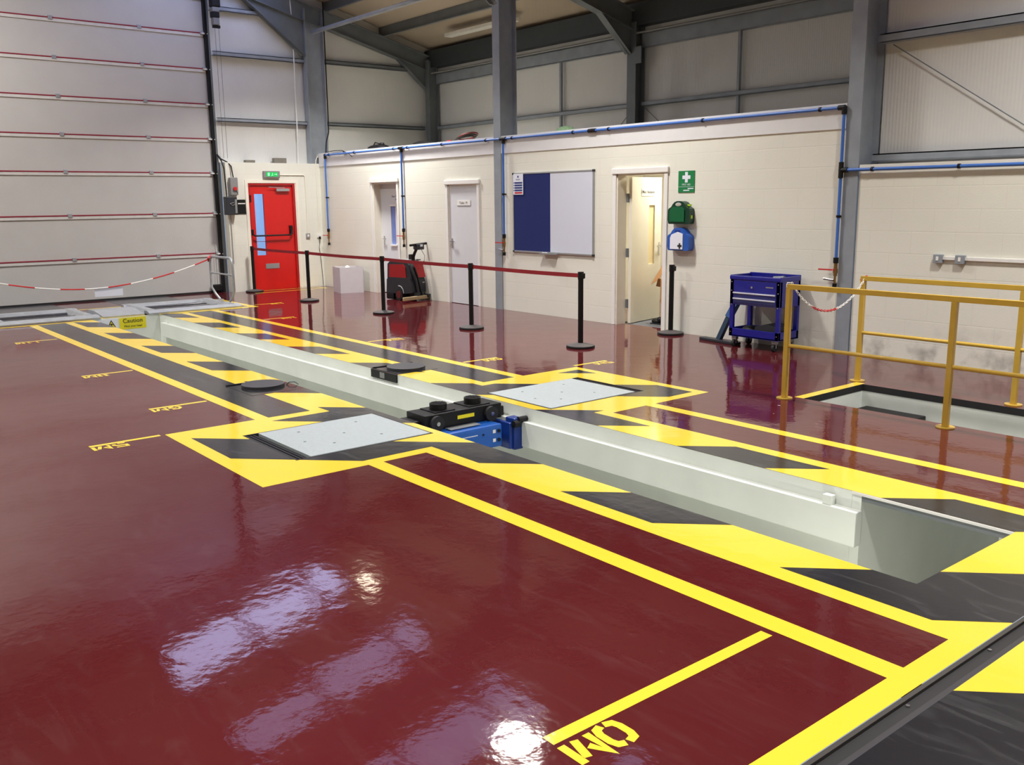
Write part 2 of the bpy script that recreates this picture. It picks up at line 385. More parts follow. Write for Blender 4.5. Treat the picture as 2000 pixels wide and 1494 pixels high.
def stencil(s, x, y_top, wid, h, name):
    """letters read by someone facing +x: right = -y, top = +x ; y_top is the left edge"""
    mbt = MB(); adv = wid/len(s)
    for i, ch in enumerate(s):
        for st in GL[ch]:
            pts = [(x+v*h, y_top-(i+.08+u*.8)*adv) for u, v in st]
            V = [Vector(p) for p in pts]; hw = .0155 if h > .11 else .0125; Lf = []; Rt = []
            for k, p in enumerate(V):
                a = (V[k]-V[k-1]).normalized() if k else (V[1]-V[0]).normalized(); b = (V[k+1]-V[k]).normalized() if k < len(V)-1 else a
                na = Vector((-a.y, a.x)); nb = Vector((-b.y, b.x)); m_ = (na+nb).normalized(); m_ = m_*min(2, hw/hw/max(.5, m_.dot(na)))*hw
                Lf.append(mbt.bm.verts.new((p.x+m_.x, p.y+m_.y, ZY))); Rt.append(mbt.bm.verts.new((p.x-m_.x, p.y-m_.y, ZY)))
            for k in range(len(V)-1): mbt.bm.faces.new((Lf[k], Lf[k+1], Rt[k+1], Rt[k]))
    mbt.build(name, YEL, floor)
for x, ya, yb_, s, w in ((15.345, -7.375, -6.21, '0M', .27), (10.455, -7.46, -6.955, '5M', .26), (9.485, -6.72, -6.22, '6M', .26), (7.455, -6.73, -6.225, '8M', .25), (4.40, -6.73, -6.235, '11M', .3)):
    yl(x, ya, x+(.055 if s == '0M' else .045), yb_)
    stencil(s, x+(.075 if s == '0M' else .06), ya+w-.005, w, .12 if s == '0M' else .105, 'painted_distance_mark')
for x, ya, yb_, s in ((10.39, -2.64, -2.17, '5M'), (9.43, -3.37, -2.91, '6M'), (7.42, -3.37, -2.90, '8M'), (4.40, -3.37, -2.88, '11M'), (2.38, -2.62, -2.12, '13M')):
    yl(x, ya, x+.045, yb_); stencil(s, x+.06, yb_-.0, .24, .10, 'painted_distance_mark')
ax_ = sorted({round(v, 4) for r in YR for v in (r[0], r[2])}); ay_ = sorted({round(v, 4) for r in YR for v in (r[1], r[3])})
for i in range(len(ax_)-1):
    run = None
    for j in range(len(ay_)-1):
        cx_, cy_ = (ax_[i]+ax_[i+1])/2, (ay_[j]+ay_[j+1])/2; on = any(r[0] < cx_ < r[2] and r[1] < cy_ < r[3] for r in YR)
        if on: run = (run[0], ay_[j+1]) if run else (ay_[j], ay_[j+1])
        if run and (not on or j == len(ay_)-2):
            yb.flat([(ax_[i], run[0], ZY), (ax_[i+1], run[0], ZY), (ax_[i+1], run[1], ZY), (ax_[i], run[1], ZY)]); run = None
yb.build('yellow_marking', YEL, floor); kb.build('black_marking', BLK, floor); gb.build('grey_marking', DGR, floor)
# a few paint chips and specks lying on the resin
for x, y, s in ((12.95, -2.66, .016), (13.1, -2.95, .008), (7.5, -6.05, .02)):
    MB().flat([(x-s, y-s*.5, ZY), (x+s, y-s*.4, ZY), (x+s*.3, y+s*.4, ZY)]).build('paint_chip', WHITE, floor)

# expansion joint at the right hand bottom corner
g = MB().box(15.967, -12, -.03, 16.058, -3.0, -.012); gv = tag(g.build('joint_channel', mat('joint_black', (34, 33, 34), .45, .3)), 'dark metal floor joint channel beside the yellow edge line, bottom right', 'floor channel')
MB().box(15.967, -12, -.012, 15.985, -3, -.001).build('channel_lip', mat('joint_dark', (62, 58, 54), .5, .3), gv)
MB().box(16.035, -12, -.012, 16.055, -3, -.004).build('channel_lip', mat('joint_lip', (70, 68, 70), .35, .5), gv)
for y in (-6.9, -6.28, -5.66, -5.0, -4.3): MB().cyl((16.0, y, -.012), (16.0, y, -.007), .008, 8).build('screw_head', CHROME, gv)

# ================================================================= PITS
DP = -1.5
mb = MB()
mb.box(2.56, -5.36, DP-.05, 15.58, -5.30, -.001)                       # near side wall
mb.box(2.56, -4.29, DP-.05, 14.599, -4.23, -.001)                       # far side wall
mb.box(2.50, -5.36, DP-.05, 2.56, -4.23, -.001)
mb.box(15.52, -5.36, DP-.05, 15.58, -1.0, -.03)
mb.box(14.60, -4.29, DP-.05, 14.66, -2.345, -.001)
pit = struct(mb, 'wall_pit', PITW)
MB().box(2.5, -5.36, DP-.1, 15.58, -4.23, DP-.05).box(14.6, -4.23, DP-.1, 15.58, -1.3, DP-.05).build('pit_floor', PITG, pit)
MB().box(2.80, -4.36, -.32, 14.67, -4.29, -.105, .006).build('jacking_ledge', PITW, pit)
MB().box(2.80, -5.30, -.32, 15.5, -5.23, -.105, .006).build('jacking_ledge', PITW, pit)
MB().box(14.60, -4.298, -.016, 15.519, -4.291, -.0005).build('slab_edge_strip', WHITE, pit)
MB().box(14.661, -4.289, -.05, 15.519, -2.345, -.002).build('passage_cover_plate', STEELD, pit)
MB().box(14.44, -4.35, -.105, 14.50, -4.305, -.045, .004).build('end_stop', PITW, pit)
MB().cyl((3.05, -4.33, -.105), (3.05, -4.33, -.06), .012, 10).build('end_stop', PITW, pit)
mb = MB()
mb.box(12.87, -2.34, DP-.05, 12.93, -1.27, -.06).box(12.87, -1.33, DP-.05, 17.6, -1.27, -.06).box(12.87, -2.34, DP-.05, 14.6, -2.28, -.06).box(15.58, -2.34, DP-.05, 17.6, -2.28, -.06).box(17.6, -2.34, DP-.05, 17.66, -1.27, -.06)
sw = struct(mb, 'wall_stairwell', PITW)
MB().box(12.87, -2.34, DP-.1, 17.66, -1.27, DP-.05).build('stairwell_floor', PITG, sw)
MB().box(12.88, -2.28, -.06, 12.932, -1.28, -.001).box(12.93, -1.332, -.06, 17.6, -1.28, -.001).build('black_kerb', INK, sw)
mb = MB()
for i, (a, b, c, d) in enumerate(((-2.12, -.13, -2.10, -.19), (-2.07, -.13, -2.02, -.13), (-2.02, -.13, -2.04, -.19), (-1.98, -.13, -1.96, -.19), (-1.94, -.13, -1.96, -.19), (-1.90, -.13, -1.85, -.13), (-1.87, -.13, -1.88, -.19), (-1.82, -.12, -1.80, -.18), (-1.80, -.13, -1.78, -.19), (-2.1, -.19, -2.05, -.19))):
    mb.tube([(12.933, a, b), (12.933, c, d)], .0035, 5)
mb.build('handwritten_scrawl', INK, sw)
s = thing('storage_case', (13.2, -1.5, DP-.05), 'black box standing in the stairwell behind the yellow rail', 'box')
MB().box(13.0, -1.62, DP-.05, 13.55, -1.36, -.22, .02).build('case_body', BLACK, s); MB().box(12.99, -1.63, -.24, 13.56, -1.35, -.19, .01).build('lid', BLACK, s)

lp = thing('added_pit_lamp', (15.0, -5.27, -.75), 'added unseen lamp on the pit wall, brightening the passage end', 'lamp')  # unseen lamp, added to brighten the passage end of the pit
MB().box(14.9, -5.298, -.80, 15.1, -5.26, -.70, .01).build('added_lamp_body', WHITE, lp)
disk_light('added_pit_light', (0, .03, 0), 4, .12, (1, .95, .85), lp).rotation_euler = (PI/2, 0, 0)
# caution sign on the pit end wall
t = thing('caution_sign', (2.565, -4.7, -.19), 'yellow Caution Mind your head sign on the pit end wall', 'sign')
MB().box(2.562, -4.905, -.192, 2.568, -4.505, -.014).build('sign_plate', SIGNY, t)
text('lettering', 'Caution', INK, t, (2.5695, -4.705, -.066), (0, 1, 0), (0, 0, 1), .066, .002)
text('lettering', 'Mind your head', INK, t, (2.5695, -4.705, -.148), (0, 1, 0), (0, 0, 1), .03, .002)
t = thing('warning_triangle_sign', (2.565, -5.05, -.19), 'white sign with yellow and black warning triangle left of Caution sign', 'sign')
MB().box(2.562, -5.22, -.192, 2.567, -4.925, -.014).build('sign_plate', SIGNW, t)
MB().prism([(2.567, -5.11, -.185), (2.567, -4.94, -.185), (2.567, -5.025, -.03)], (.002, 0, 0)).build('triangle', INK, t)
MB().prism([(2.569, -5.09, -.174), (2.569, -4.96, -.174), (2.569, -5.025, -.055)], (.001, 0, 0)).build('triangle', SIGNY, t)
MB().sph((2.571, -5.025, -.105), .012, (.2, 1, 1)).tube([(2.571, -5.03, -.118), (2.571, -5.03, -.15), (2.571, -5.045, -.168)], .006, 5).tube([(2.571, -5.03, -.15), (2.571, -5.01, -.165)], .005, 5).tube([(2.571, -5.05, -.10), (2.571, -5.02, -.088), (2.571, -4.998, -.11)], .004, 5).build('pictogram', INK, t)

# ---- plates either side of the pit
def plate(name, rec, px, label, outer_low):
    a, b, c, d = rec; t = thing(name, ((a+c)/2, (b+d)/2, -.03), label, 'floor plate', 'chequer plates beside the pit')
    MB().box(a, b, -.04, c, d, -.022).build('recess_tray', RUBBER, t)
    m2 = MB()
    for q in ((a, b, a+.012, d), (c-.012, b, c, d), (a, b, c, b+.012), (a, d-.012, c, d)): m2.box(q[0], q[1], -.022, q[2], q[3], .002)
    m2.build('frame', RUBBER, t)
    MB().box(px[0], px[1], -.02, px[2], px[3], .006, .003).build('top_plate', CHECK, t)
    m2 = MB(); 
    for fx, fy in ((.2, .25), (.2, .75), (.75, .3), (.75, .7), (.5, .5), (.55, .15)): MB().cyl((px[0]+(px[2]-px[0])*fx, px[1]+(px[3]-px[1])*fy, .006), (px[0]+(px[2]-px[0])*fx, px[1]+(px[3]-px[1])*fy, .0075), .011, 10).build('screw_head', STEELD, t)
    s0 = b if outer_low else d-.09
    m2 = MB()
    for k in range(3): m2.box(a+.02, s0+.012+.028*k, -.02, c-.02, s0+.03+.028*k, -.004)
    m2.build('slide_rails', BLACK, t)
plate('axle_play_plate', RECN, (10.935, -6.375, 11.785, -5.39), 'pale chequered steel plate in the floor, nearer side of pit', True)
plate('axle_play_plate', RECF, (10.925, -4.165, 11.77, -3.155), 'pale chequered steel plate in the floor, far side beside the stanchions', False)
# ---- turn plates
def turn(cx, cy, rc, label):
    t = thing('turn_plate', (cx, cy, 0), label, 'turn plate', 'round turn plates')
    MB().box(rc[0], rc[1], -.002, rc[2], rc[3], .003).build('cover_plate', BLK, t)
    MB().box(rc[0], rc[1], .003, rc[0]+.02, rc[3], .012).build('raised_edge', BLACK, t)
    MB().cyl((cx, cy, .003), (cx, cy, .028), .20, 40).build('disc', mat('disc_grey', (58, 58, 62), .5, .2), t, True)
    return t
t = turn(9.22, -5.56, TURN_N, 'round dark turn plate on the nearer edge of the pit')
MB().tube([(9.30, -5.36, .004), (9.33, -5.34, .03), (9.36, -5.30, .03), (9.38, -5.27, .004)], .006, 6).build('pull_handle', STEELD, t)
t = turn(9.34, -4.03, (9.09, -4.285, 9.585, -3.80), 'round dark turn plate on the far edge of the pit with black box below')
MB().box(9.09, -4.305, -.085, 9.585, -4.285, -.001).build('side_box', BLACK, t)
MB().box(9.27, -4.308, -.07, 9.36, -4.304, -.012).build('sticker', GREY, t)

# ---- pit jack
t = thing('pit_jack', (11.3, -4.8, -.4), 'black and blue pit jack spanning the inspection pit', 'jack')
MB().box(11.13, -5.18, -.10, 11.40, -4.40, .028, .008).build('beam', BLACK, t)
MB().box(11.13, -5.26, -.104, 11.34, -5.18, -.02, .01).build('carriage_end', BLACK, t); MB().box(11.13, -4.40, -.104, 11.34, -4.325, -.02, .01).build('carriage_end', BLACK, t)
MB().box(11.15, -5.06, .028, 11.37, -4.86, .036).build('pad_base', BLACK, t); MB().box(11.15, -4.72, .028, 11.37, -4.5, .036).build('pad_base', BLACK, t)
for y in (-4.96, -4.61):
    pd = MB().cyl((11.27, y, .036), (11.27, y, .085), .072, 32).build('rubber_pad', BLACK, t, True)
    mm = MB()
    for i in range(-3, 4):
        for j in range(-3, 4):
            if i*i+j*j < 11: mm.box(11.27+i*.018-.005, y+j*.018-.005, .085, 11.27+i*.018+.005, y+j*.018+.005, .089)
    mm.build('pad_tread', RUBBER, pd)
for y in (-5.075, -4.525):
    wh = MB().cyl((11.40, y, -.045), (11.435, y, -.045), .062, 28).build('roller', RUBBER, t, True)
    MB().cyl((11.435, y, -.045), (11.442, y, -.045), .017, 14).build('roller_hub', CHROME, wh, True)
MB().box(11.40, -4.86, -.045, 11.403, -4.69, -.015).build('warning_label', SIGNY, t)
MB().box(11.42, -5.0, -.098, 11.50, -4.70, -.092).build('grey_strip', ALU, t)
bd = MB().box(11.28, -5.2, -.30, 11.56, -4.52, -.105, .02).build('jack_body', JACKB, t)
mm = MB()
for z in (-.16, -.235): MB().cyl((11.56, -4.56, z), (11.572, -4.56, z), .014, 12).build('plug', BLACK, bd)
MB().cyl((11.56, -4.72, -.17), (11.566, -4.72, -.17), .008, 10).build('plug', BLACK, bd)
mm = MB()
for z in (-.16, -.235): MB().box(11.56, -4.62, z-.014, 11.562, -4.592, z+.014).build('number_sticker', WHITE, bd)
mm = MB()
for k, (w, z) in enumerate(((.19, -.165), (.06, -.183))):
    y = -4.97
    while y < -4.97+w: mm.box(11.56, y, z-.004, 11.5615, y+.009, z+.004); y += .013
mm.build('white_lettering', SIGNW, bd)
MB().box(11.36, -4.475, -.33, 11.60, -4.435, -.105, .01).box(11.50, -4.44, -.34, 11.62, -4.345, -.07, .012).build('side_bracket', JACKD, t)
MB().cyl((11.62, -4.45, -.115), (11.62, -4.39, -.115), .03, 16).build('guide_roller', BLACK, t, True); MB().cyl((11.62, -4.40, -.085), (11.62, -4.31, -.085), .026, 16).build('guide_roller', BLACK, t, True)

# ================================================================= WALLS / ROOF
ZR = lambda y: 5.72-.26*y if y > -8 else 5.72+.26*8-.26*(-8-y)
D3 = (2.06, .0, 2.90, 2.05); D4 = (4.49, 0, 5.30, 1.97); D5 = (8.42, 0, 9.275, 2.035); SL = (5.765, 0, 5.937, 3)
mb = MB()
for a, b, c, d in cells((0, 0, 11.80, 2.67), [D3, D4, D5, SL]): mb.box(a, 0, b, c, .17, d)
wb = struct(mb, 'wall_back', BLOCK)
for a, c in ((.004, 5.765), (5.937, 11.80)):
    struct(MB().box(a, -.014, 2.415, c, .0, 2.675), 'trim_1' if a < 1 else 'trim_2', BOARD)
struct(MB().box(-.25, 0, 2.60, 11.8, 2.95, 2.66), 'ceiling_office', DOORC)
struct(MB().box(11.985, 0, 0, 28, .2, 2.03), 'wall_right', BLOCK)
struct(MB().box(11.985, -.012, 1.985, 28, .34, 2.035), 'trim_3', CREAM)
struct(MB().box(12.0, .34, 2.0, 28, .40, 5.6), 'wall_right_upper', LINER)
struct(MB().box(11.95, .4, 0, 12.0, 3, 5.62), 'wall_annex_end', LINER)
struct(MB().box(-.2, 2.98, 0, 12, 3.05, 4.98), 'wall_annex_rear', LINER)
# gable: low blockwork with red-door opening, cladding above
DR = (-1.555, 0, -.575, 2.085)
mb = MB()
for a, b, c, d in cells((-1.985, 0, 0, 2.475), [DR]): mb.box(-.21, a, b, 0, c, d)
struct(mb, 'wall_left', BLOCK)
mb = MB(); 
mb.prism([(-.27, -2.02, 2.475), (-.27, 2.98, 2.475), (-.27, 2.98, ZR(2.98)), (-.27, -2.02, ZR(-2.02))], (.06, 0, 0))
mb.prism([(-.27, -7.5, 5.9), (-.27, -2.02, 5.9), (-.27, -2.02, ZR(-2.02)), (-.27, -7.5, ZR(-7.5))], (.06, 0, 0))
mb.prism([(-.27, -16, 0), (-.27, -7.5, 0), (-.27, -7.5, ZR(-7.5)), (-.27, -8, ZR(-8)), (-.27, -16, ZR(-16))], (.06, 0, 0))
mb.prism([(-.27, 0, 0), (-.27, 2.98, 0), (-.27, 2.98, 2.475), (-.27, 0, 2.475)], (.06, 0, 0))
struct(mb, 'wall_left_cladding', LINER)
struct(MB().box(-.3, -16.1, 0, 28, -16, 5.7), 'wall_front', LINER)
struct(MB().prism([(28, -16, 0), (28, 3, 0), (28, 3, ZR(3)), (28, -8, ZR(-8)), (28, -16, ZR(-16))], (.1, 0, 0)), 'wall_far', LINER)
# roof with rooflight strips
RLX = [(.35, 1.75), (3.75, 4.7), (6.45, 7.75), (9.4, 10.4), (12.6, 13.6), (15.6, 16.6), (18.6, 19.6), (21.6, 22.6)]
mb = MB(); ml = []
def roofpiece(m_, xa, xb, ya, yb_, t0=0, t1=.06):
    m_.prism([(xa, ya, ZR(ya)+t0), (xa, yb_, ZR(yb_)+t0), (xa, yb_, ZR(yb_)+t1), (xa, ya, ZR(ya)+t1)], (xb-xa, 0, 0))
xs = -.3
for a, b in RLX:
    roofpiece(mb, xs, a, 3.05, -8); roofpiece(mb, xs, a, -8, -16); roofpiece(mb, a, b, 3.05, -.7); roofpiece(mb, a, b, -4.1, -8); roofpiece(mb, a, b, -8, -16); xs = b
roofpiece(mb, xs, 28.1, 3.05, -8); roofpiece(mb, xs, 28.1, -8, -16)
roof = struct(mb, 'ceiling', ROOFM)
for i, (a, b) in enumerate(RLX):
    q = MB(); roofpiece(q, a, b, -.7, -4.1, .01, .03); q.build('rooflight', ROOFL1 if i == 0 else ROOFL, roof)

# ---- steel frame
colB = MB().ibeam((5.851, .148, 0), (5.851, .148, 5.45), (0, 1, 0), .336, .17, .016, .01).build('steel_column', STEEL)
tag(colB, 'galvanised steel column standing through the cream wall left of the noticeboard', 'column')
colC = MB().ibeam((11.893, .17, 0), (11.893, .17, 5.45), (0, 1, 0), .38, .165, .016, .01).build('steel_column', STEEL)
tag(colC, 'grey steel column beside the blue tool trolley, nearest of the columns', 'column')
colA = MB().ibeam((-.10, .035, 2.475), (-.10, .035, 5.45), (0, 1, 0), .40, .17, .016, .01).build('steel_column', STEEL)
tag(colA, 'grey steel column above the corner of red-door wall and office wall', 'column')
t = MB().ibeam((.02, 2.80, 2.66), (.02, 2.80, 4.7), (0, 1, 0), .24, .15).build('steel_column', STEELD); tag(t, 'dark steel column in the far upper corner over the offices', 'column')
t = MB().ibeam((6.05, 2.84, 2.66), (6.05, 2.84, 4.6), (0, 1, 0), .22, .20).build('steel_column', STEELD)
tag(t, 'dark steel column over the offices behind the noticeboard wall', 'column')
MB().box(6.02, 2.72, 3.93, 6.28, 2.74, 4.2).build('gusset_plate', STEELD, t)
def rafter(x, label):
    t = thing('roof_rafter', (x, .1, 5.2), label, 'rafter')
    q = MB(); q.ibeam((x, 2.95, ZR(2.95)-.36), (x, .2, ZR(.2)-.36), (0, .25, 1), .31, .17); q.build('outer_beam', STEELD, t)
    q = MB(); q.ibeam((x, .2, ZR(.2)-.38), (x, -8, ZR(-8)-.38), (0, .25, 1), .34, .17).ibeam((x, -8, ZR(-8)-.38), (x, -15.9, ZR(-15.9)-.38), (0, -.25, 1), .34, .17); q.build('main_beam', STEELD, t)
    q = MB(); q.prism([(x-.012, -.15, ZR(0)-.5), (x-.012, -.15, 4.55), (x-.012, -.25, 4.55), (x-.012, -1.5, ZR(-1.5)-.52)], (.024, 0, 0)); q.prism([(x-.08, -.17, 4.55), (x-.08, -1.5, ZR(-1.5)-.54), (x-.08, -1.5, ZR(-1.5)-.525), (x-.08, -.17, 4.57)], (.16, 0, 0)); q.build('haunch', STEELD, t); q = MB()
    q.prism([(x-.012, 2.75, ZR(2.75)-.5), (x-.012, 2.75, 4.1), (x-.012, 2.68, 4.1), (x-.012, 2.0, ZR(2.0)-.5)], (.024, 0, 0)); q.prism([(x-.07, 2.70, 4.1), (x-.07, 2.0, ZR(2.0)-.52), (x-.07, 2.0, ZR(2.0)-.505), (x-.07, 2.70, 4.115)], (.14, 0, 0)); q.build('haunch', STEELD, t)
rafter(-.09, 'sloping dark steel rafter against the gable wall left of the tall column')
rafter(6.0, 'sloping dark steel rafter crossing the roof at the top middle')
rafter(12.0, 'steel rafter over the grey column beside the tool trolley')
rafter(18.0, 'steel rafter crossing the roof behind the viewpoint')
rafter(24.0, 'steel rafter near the rear end of the hall')
PY = [1.65, .35, -1.3, -2.75, -4.2, -5.65, -7.1, -8.9, -10.3, -11.8, -13.3, -14.8]
for i, y in enumerate(PY):
    z = ZR(y); x1 = 11.9 if y > .36 else 27.9
    o = MB().box(-.2, y-.03, z-.2, x1, y+.03, z-.185).box(-.2, y-.006, z-.2, x1, y+.006, z-.005).build('roof_purlin', STEELD)
    tag(o, ['steel purlin over the offices, lowest on the roof slope', 'steel purlin directly above the office wall top'][i] if i < 2 else 'steel purlin higher on the main roof slope', 'purlin', None if i < 2 else 'purlins of the main roof')
o = MB().box(-.2, 2.78, ZR(2.9)-.42, 11.9, 2.98, ZR(2.9)-.06).build('eaves_beam', mat('eaves_dark', (70, 76, 80), .5, .3)); tag(o, 'deep dark eaves beam along the top of the far upper wall', 'beam')
MB().tube([(.1, 2.75, 4.42), (11.9, 2.75, 4.42)], .018, 8).build('conduit', GREY, o)
o = MB().tube([(.0, -.02, 5.0), (5.8, -.02, 5.0)], .04, 12).tube([(5.9, -.02, 5.0), (11.8, -.02, 5.0)], .04, 12).build('tie_tube', STEEL, None, True); tag(o, 'pale galvanised tie tube running from the corner column across the roof space', 'tie tube')
def rail(a, b, h, name, label, m=STEEL, group=None, dx=0, dy=0, w=.05):
    q = MB(); (x0, y0, z0), (x1, y1, z1) = a, b
    if abs(x1-x0) > abs(y1-y0): q.box(x0, y0-w, z0-h, x1, y0+w, z0-h+.012).box(x0, y0-w, z0, x1, y0-w+.004, z0-h).box(x0, y0-w, z0-.012, x1, y0+w*.2, z0)
    else: q.box(x0-w, y0, z0-h, x0+w, y1, z0-h+.012).box(x0+w-.004, y0, z0-h, x0+w, y1, z0).box(x0-w*.2, y0, z0-.012, x0+w, y1, z0)
    o = q.build(name, m); tag(o, label, 'rail', group); return o
rail((-.155, -2.02, 3.30), (-.155, -.17, 3.30), .07, 'cladding_rail', 'steel wall rail just above the red door, between roller door and column')
rail((-.155, -2.02, 4.50), (-.155, -.17, 4.50), .08, 'cladding_rail', 'steel wall rail high on the gable left of the corner column')
rail((-.155, -2.02, 5.30), (-.155, -.9, 5.30), .08, 'cladding_rail', 'topmost steel wall rail beside the door motor')
rail((-.155, .235, 3.31), (-.155, 2.68, 3.31), .07, 'cladding_rail', 'steel wall rail on the gable right of the corner column, lower one', STEELD)
rail((-.155, .235, 4.53), (-.155, 2.5, 4.53), .08, 'cladding_rail', 'steel wall rail on the gable right of the corner column, upper one', STEELD)
rail((.1, 2.92, 3.32), (5.95, 2.92, 3.32), .07, 'cladding_rail', 'thin steel rail on the far upper wall left of its column')
rail((6.16, 2.92, 3.32), (11.85, 2.92, 3.32), .07, 'cladding_rail', 'thin steel rail on the far upper wall right of its column')
rail((.1, 2.92, 4.42), (5.95, 2.92, 4.42), .22, 'cladding_rail', 'deep steel rail under the eaves beam, left bay')
rail((6.16, 2.92, 4.42), (11.85, 2.92, 4.42), .22, 'cladding_rail', 'deep steel rail under the eaves beam, right bay')
rail((11.99, .27, 3.36), (27.9, .27, 3.36), .09, 'cladding_rail', 'grey steel rail on upper right wall above the brace wire')
rail((11.99, .27, 2.15), (27.9, .27, 2.15), .085, 'cladding_rail', 'grey steel rail lying on top of the cream wall at right')
for x, l in ((2.95, 'slim steel stud on the far upper wall behind the galvanised column'), (4.1, 'pale slim steel stud on the far upper wall above the noticeboard'), (8.15, 'slim steel stud on the far upper wall above the open office door')):
    if x < 3: continue
    o = MB().box(x-.022, 2.88, 2.67, x+.022, 2.93, 4.22).build('wall_stud', STEEL); tag(o, l, 'stud')
o = MB().tube([(12.1, .3, 3.25), (13.55, .3, 2.30), (13.75, .3, 2.17)], .006, 6); o = o.build('brace_wire', STEELD); tag(o, 'thin diagonal brace wire across the upper right wall', 'brace')
o = MB().tube([(6.2, 2.9, 3.24), (6.9, 2.9, 2.7)], .006, 6).build('brace_wire', STEELD); tag(o, 'thin diagonal brace wire on far upper wall right of the dark column', 'brace')
o = MB().tube([(5.95, 2.9, 3.24), (5.4, 2.9, 2.75)], .006, 6).build('brace_wire', STEELD); tag(o, 'thin diagonal brace wire on far upper wall left of the dark column', 'brace')
o = MB().box(1.45, 2.15, 4.93, 3.6, 2.33, 5.0, .01).build('batten_light', mat('batten_white', (226, 224, 215), .4)); tag(o, 'unlit white batten light under the lean-to roof beside the galvanised column', 'ceiling light')

# ---- lamps
for i, (x, y, z) in enumerate(LAMPS):
    t = thing('high_bay_lamp', (x, y, z), 'round white high bay lamp hanging from the roof', 'lamp', 'high bay lamps under the roof')
    MB().lathe([(.05, .32), (.09, .30), (.12, .18), (.33, 0), (.34, 0), (.34, -.012), (.33, -.012), (.12, .17), (.02, .17)], (x, y, z), 28).build('reflector', WHITE, t, True)
    MB().cyl((x, y, z+.3), (x, y, ZR(y)-.01), .008, 6).build('suspension', STEELD, t)
    MB().cyl((x, y, z+.03), (x, y, z+.06), .15, 24).build('lens', LAMPE, t)
    disk_light('lamp_light', (0, 0, -.02), (185 if i == 0 else 145 if i < 4 else 340 if i == 4 else 175 if i < 8 else 60), .60, (1, .965, .925), t, math.radians(126 if i < 4 else 156 if i == 4 else 118))

# ================================================================= ROLLER DOOR
ZS = [.755, 1.521, 2.278, 2.911, 3.547, 4.183, 4.819, 5.455]
d1 = struct(MB().box(-.335, -7.5, .02, -.305, -2.10, 5.9), 'door_1', DOORP)
zp = .03
for i, z in enumerate(ZS+[5.9]):
    MB().box(-.305, -7.5, zp, -.298, -2.125, z-.012, .003).build('door_panel', DOORP, d1); zp = z+.012
for i, z in enumerate(ZS):
    MB().box(-.30, -7.5, z-.06, -.282, -2.12, z-.006, .004).build('stiffener_rail', mat('stiffener_grey', (208, 206, 202), .5) if i < 7 else GALV, d1)
    if i < 7: MB().box(-.30, -7.5, z-.006, -.277, -2.16, z+.012).build('red_seal_strip', REDT, d1)
    q = MB()
    for y in (-2.14, -3.28, -4.75, -6.2): q.box(-.30, y-.035, z-.03, -.27, y+.035, z+.035, .004)
    q.build('hinge_bracket', GALV, d1)
    q = MB().box(-.27, -2.16, z-.02, -.23, -2.05, z+.005, .004).cyl((-.24, -2.07, z-.01), (-.24, -2.03, z-.01), .022, 10); q.build('track_roller', WHITE, d1)
MB().box(-.32, -7.5, .0, -.28, -2.12, .03).build('bottom_seal', RUBBER, d1)
MB().box(-.34, -2.105, 0, -.22, -2.055, 5.9).build('track_seal', BLACK, d1)
MB().box(-.30, -2.055, 0, -.215, -1.99, 5.6).build('track_channel', STEELD, d1)
MB().box(-.30, -7.5, 5.9, -.2, -2.0, 5.98).build('head_beam', STEELD, d1)
MB().box(-.27, -2.33, .03, -.20, -2.11, .16, .02).build('floor_bracket', BLACK, d1)
MB().tube([(-.24, -2.2, .16), (-.24, -2.2, .9)], .004, 5).build('lift_cable', STEELD, d1)
t = thing('door_motor', (-.1, -1.97, 4.9), 'black and grey door motor with pull chains beside the roller door top', 'motor')
MB().box(-.095, -2.05, 5.25, .06, -1.88, 5.75, .03).build('motor_housing', BLACK, t)
MB().box(-.09, -2.04, 5.17, .05, -1.91, 5.25, .01).build('grey_collar', GREY, t)
MB().box(-.09, -2.04, 5.07, .05, -1.91, 5.17, .01).build('black_collar', BLACK, t)
MB().box(-.08, -2.03, 4.94, .04, -1.91, 5.07, .015).build('gearbox', GREY, t)
MB().box(-.05, -2.03, 4.89, .01, -1.89, 4.94, .008).build('chain_wheel', BLACK, t)
for y in (-1.99, -1.915): MB().tube([(-.02, y, 4.9), (-.02, y, 2.55)], .004, 5).build('pull_chain', STEELD, t)
t = thing('door_control_box', (0, -1.95, 1.49), 'dark grey roller door control box on the cream wall left of black panel', 'control box')
MB().box(.0, -2.07, 1.49, .14, -1.85, 1.83, .012).build('box_body', CHAR, t); MB().box(.14, -1.90, 1.52, .15, -1.86, 1.78).build('side_plate', GREY, t)
MB().tube([(.15, -2.0, 1.70), (.15, -1.92, 1.72), (.15, -1.90, 1.69), (.15, -1.95, 1.665), (.15, -2.0, 1.70)], .006, 6).build('handle', GREY, t)
MB().tube([(.02, -2.0, 1.83), (.02, -2.02, 2.35), (-.05, -2.03, 2.5), (-.2, -2.05, 2.62)], .012, 8).build('cable', BLACK, t)
MB().tube([(.02, -1.95, 1.49), (.02, -1.95, .55)], .007, 6).build('cable', GREY, t)
t = thing('isolator_box', (0, -1.87, 1.8), 'light grey isolator box with red rotary switch above the control box', 'switch box')
MB().box(0, -1.94, 1.86, .09, -1.79, 2.19, .012).build('box_body', GREY, t); MB().cyl((.09, -1.86, 1.98), (.125, -1.86, 1.98), .035, 14).build('red_switch', REDP, t)
MB().tube([(.05, -1.86, 2.19), (.03, -1.88, 2.40), (-.03, -1.93, 2.48), (-.14, -2.0, 2.54), (-.2, -2.04, 2.62)], .012, 8).build('cable', BLACK, t)
MB().tube([(.1, -1.83, 1.96), (.1, -1.81, 1.9), (.08, -1.83, 1.85)], .006, 6).build('lead', GREY, t)
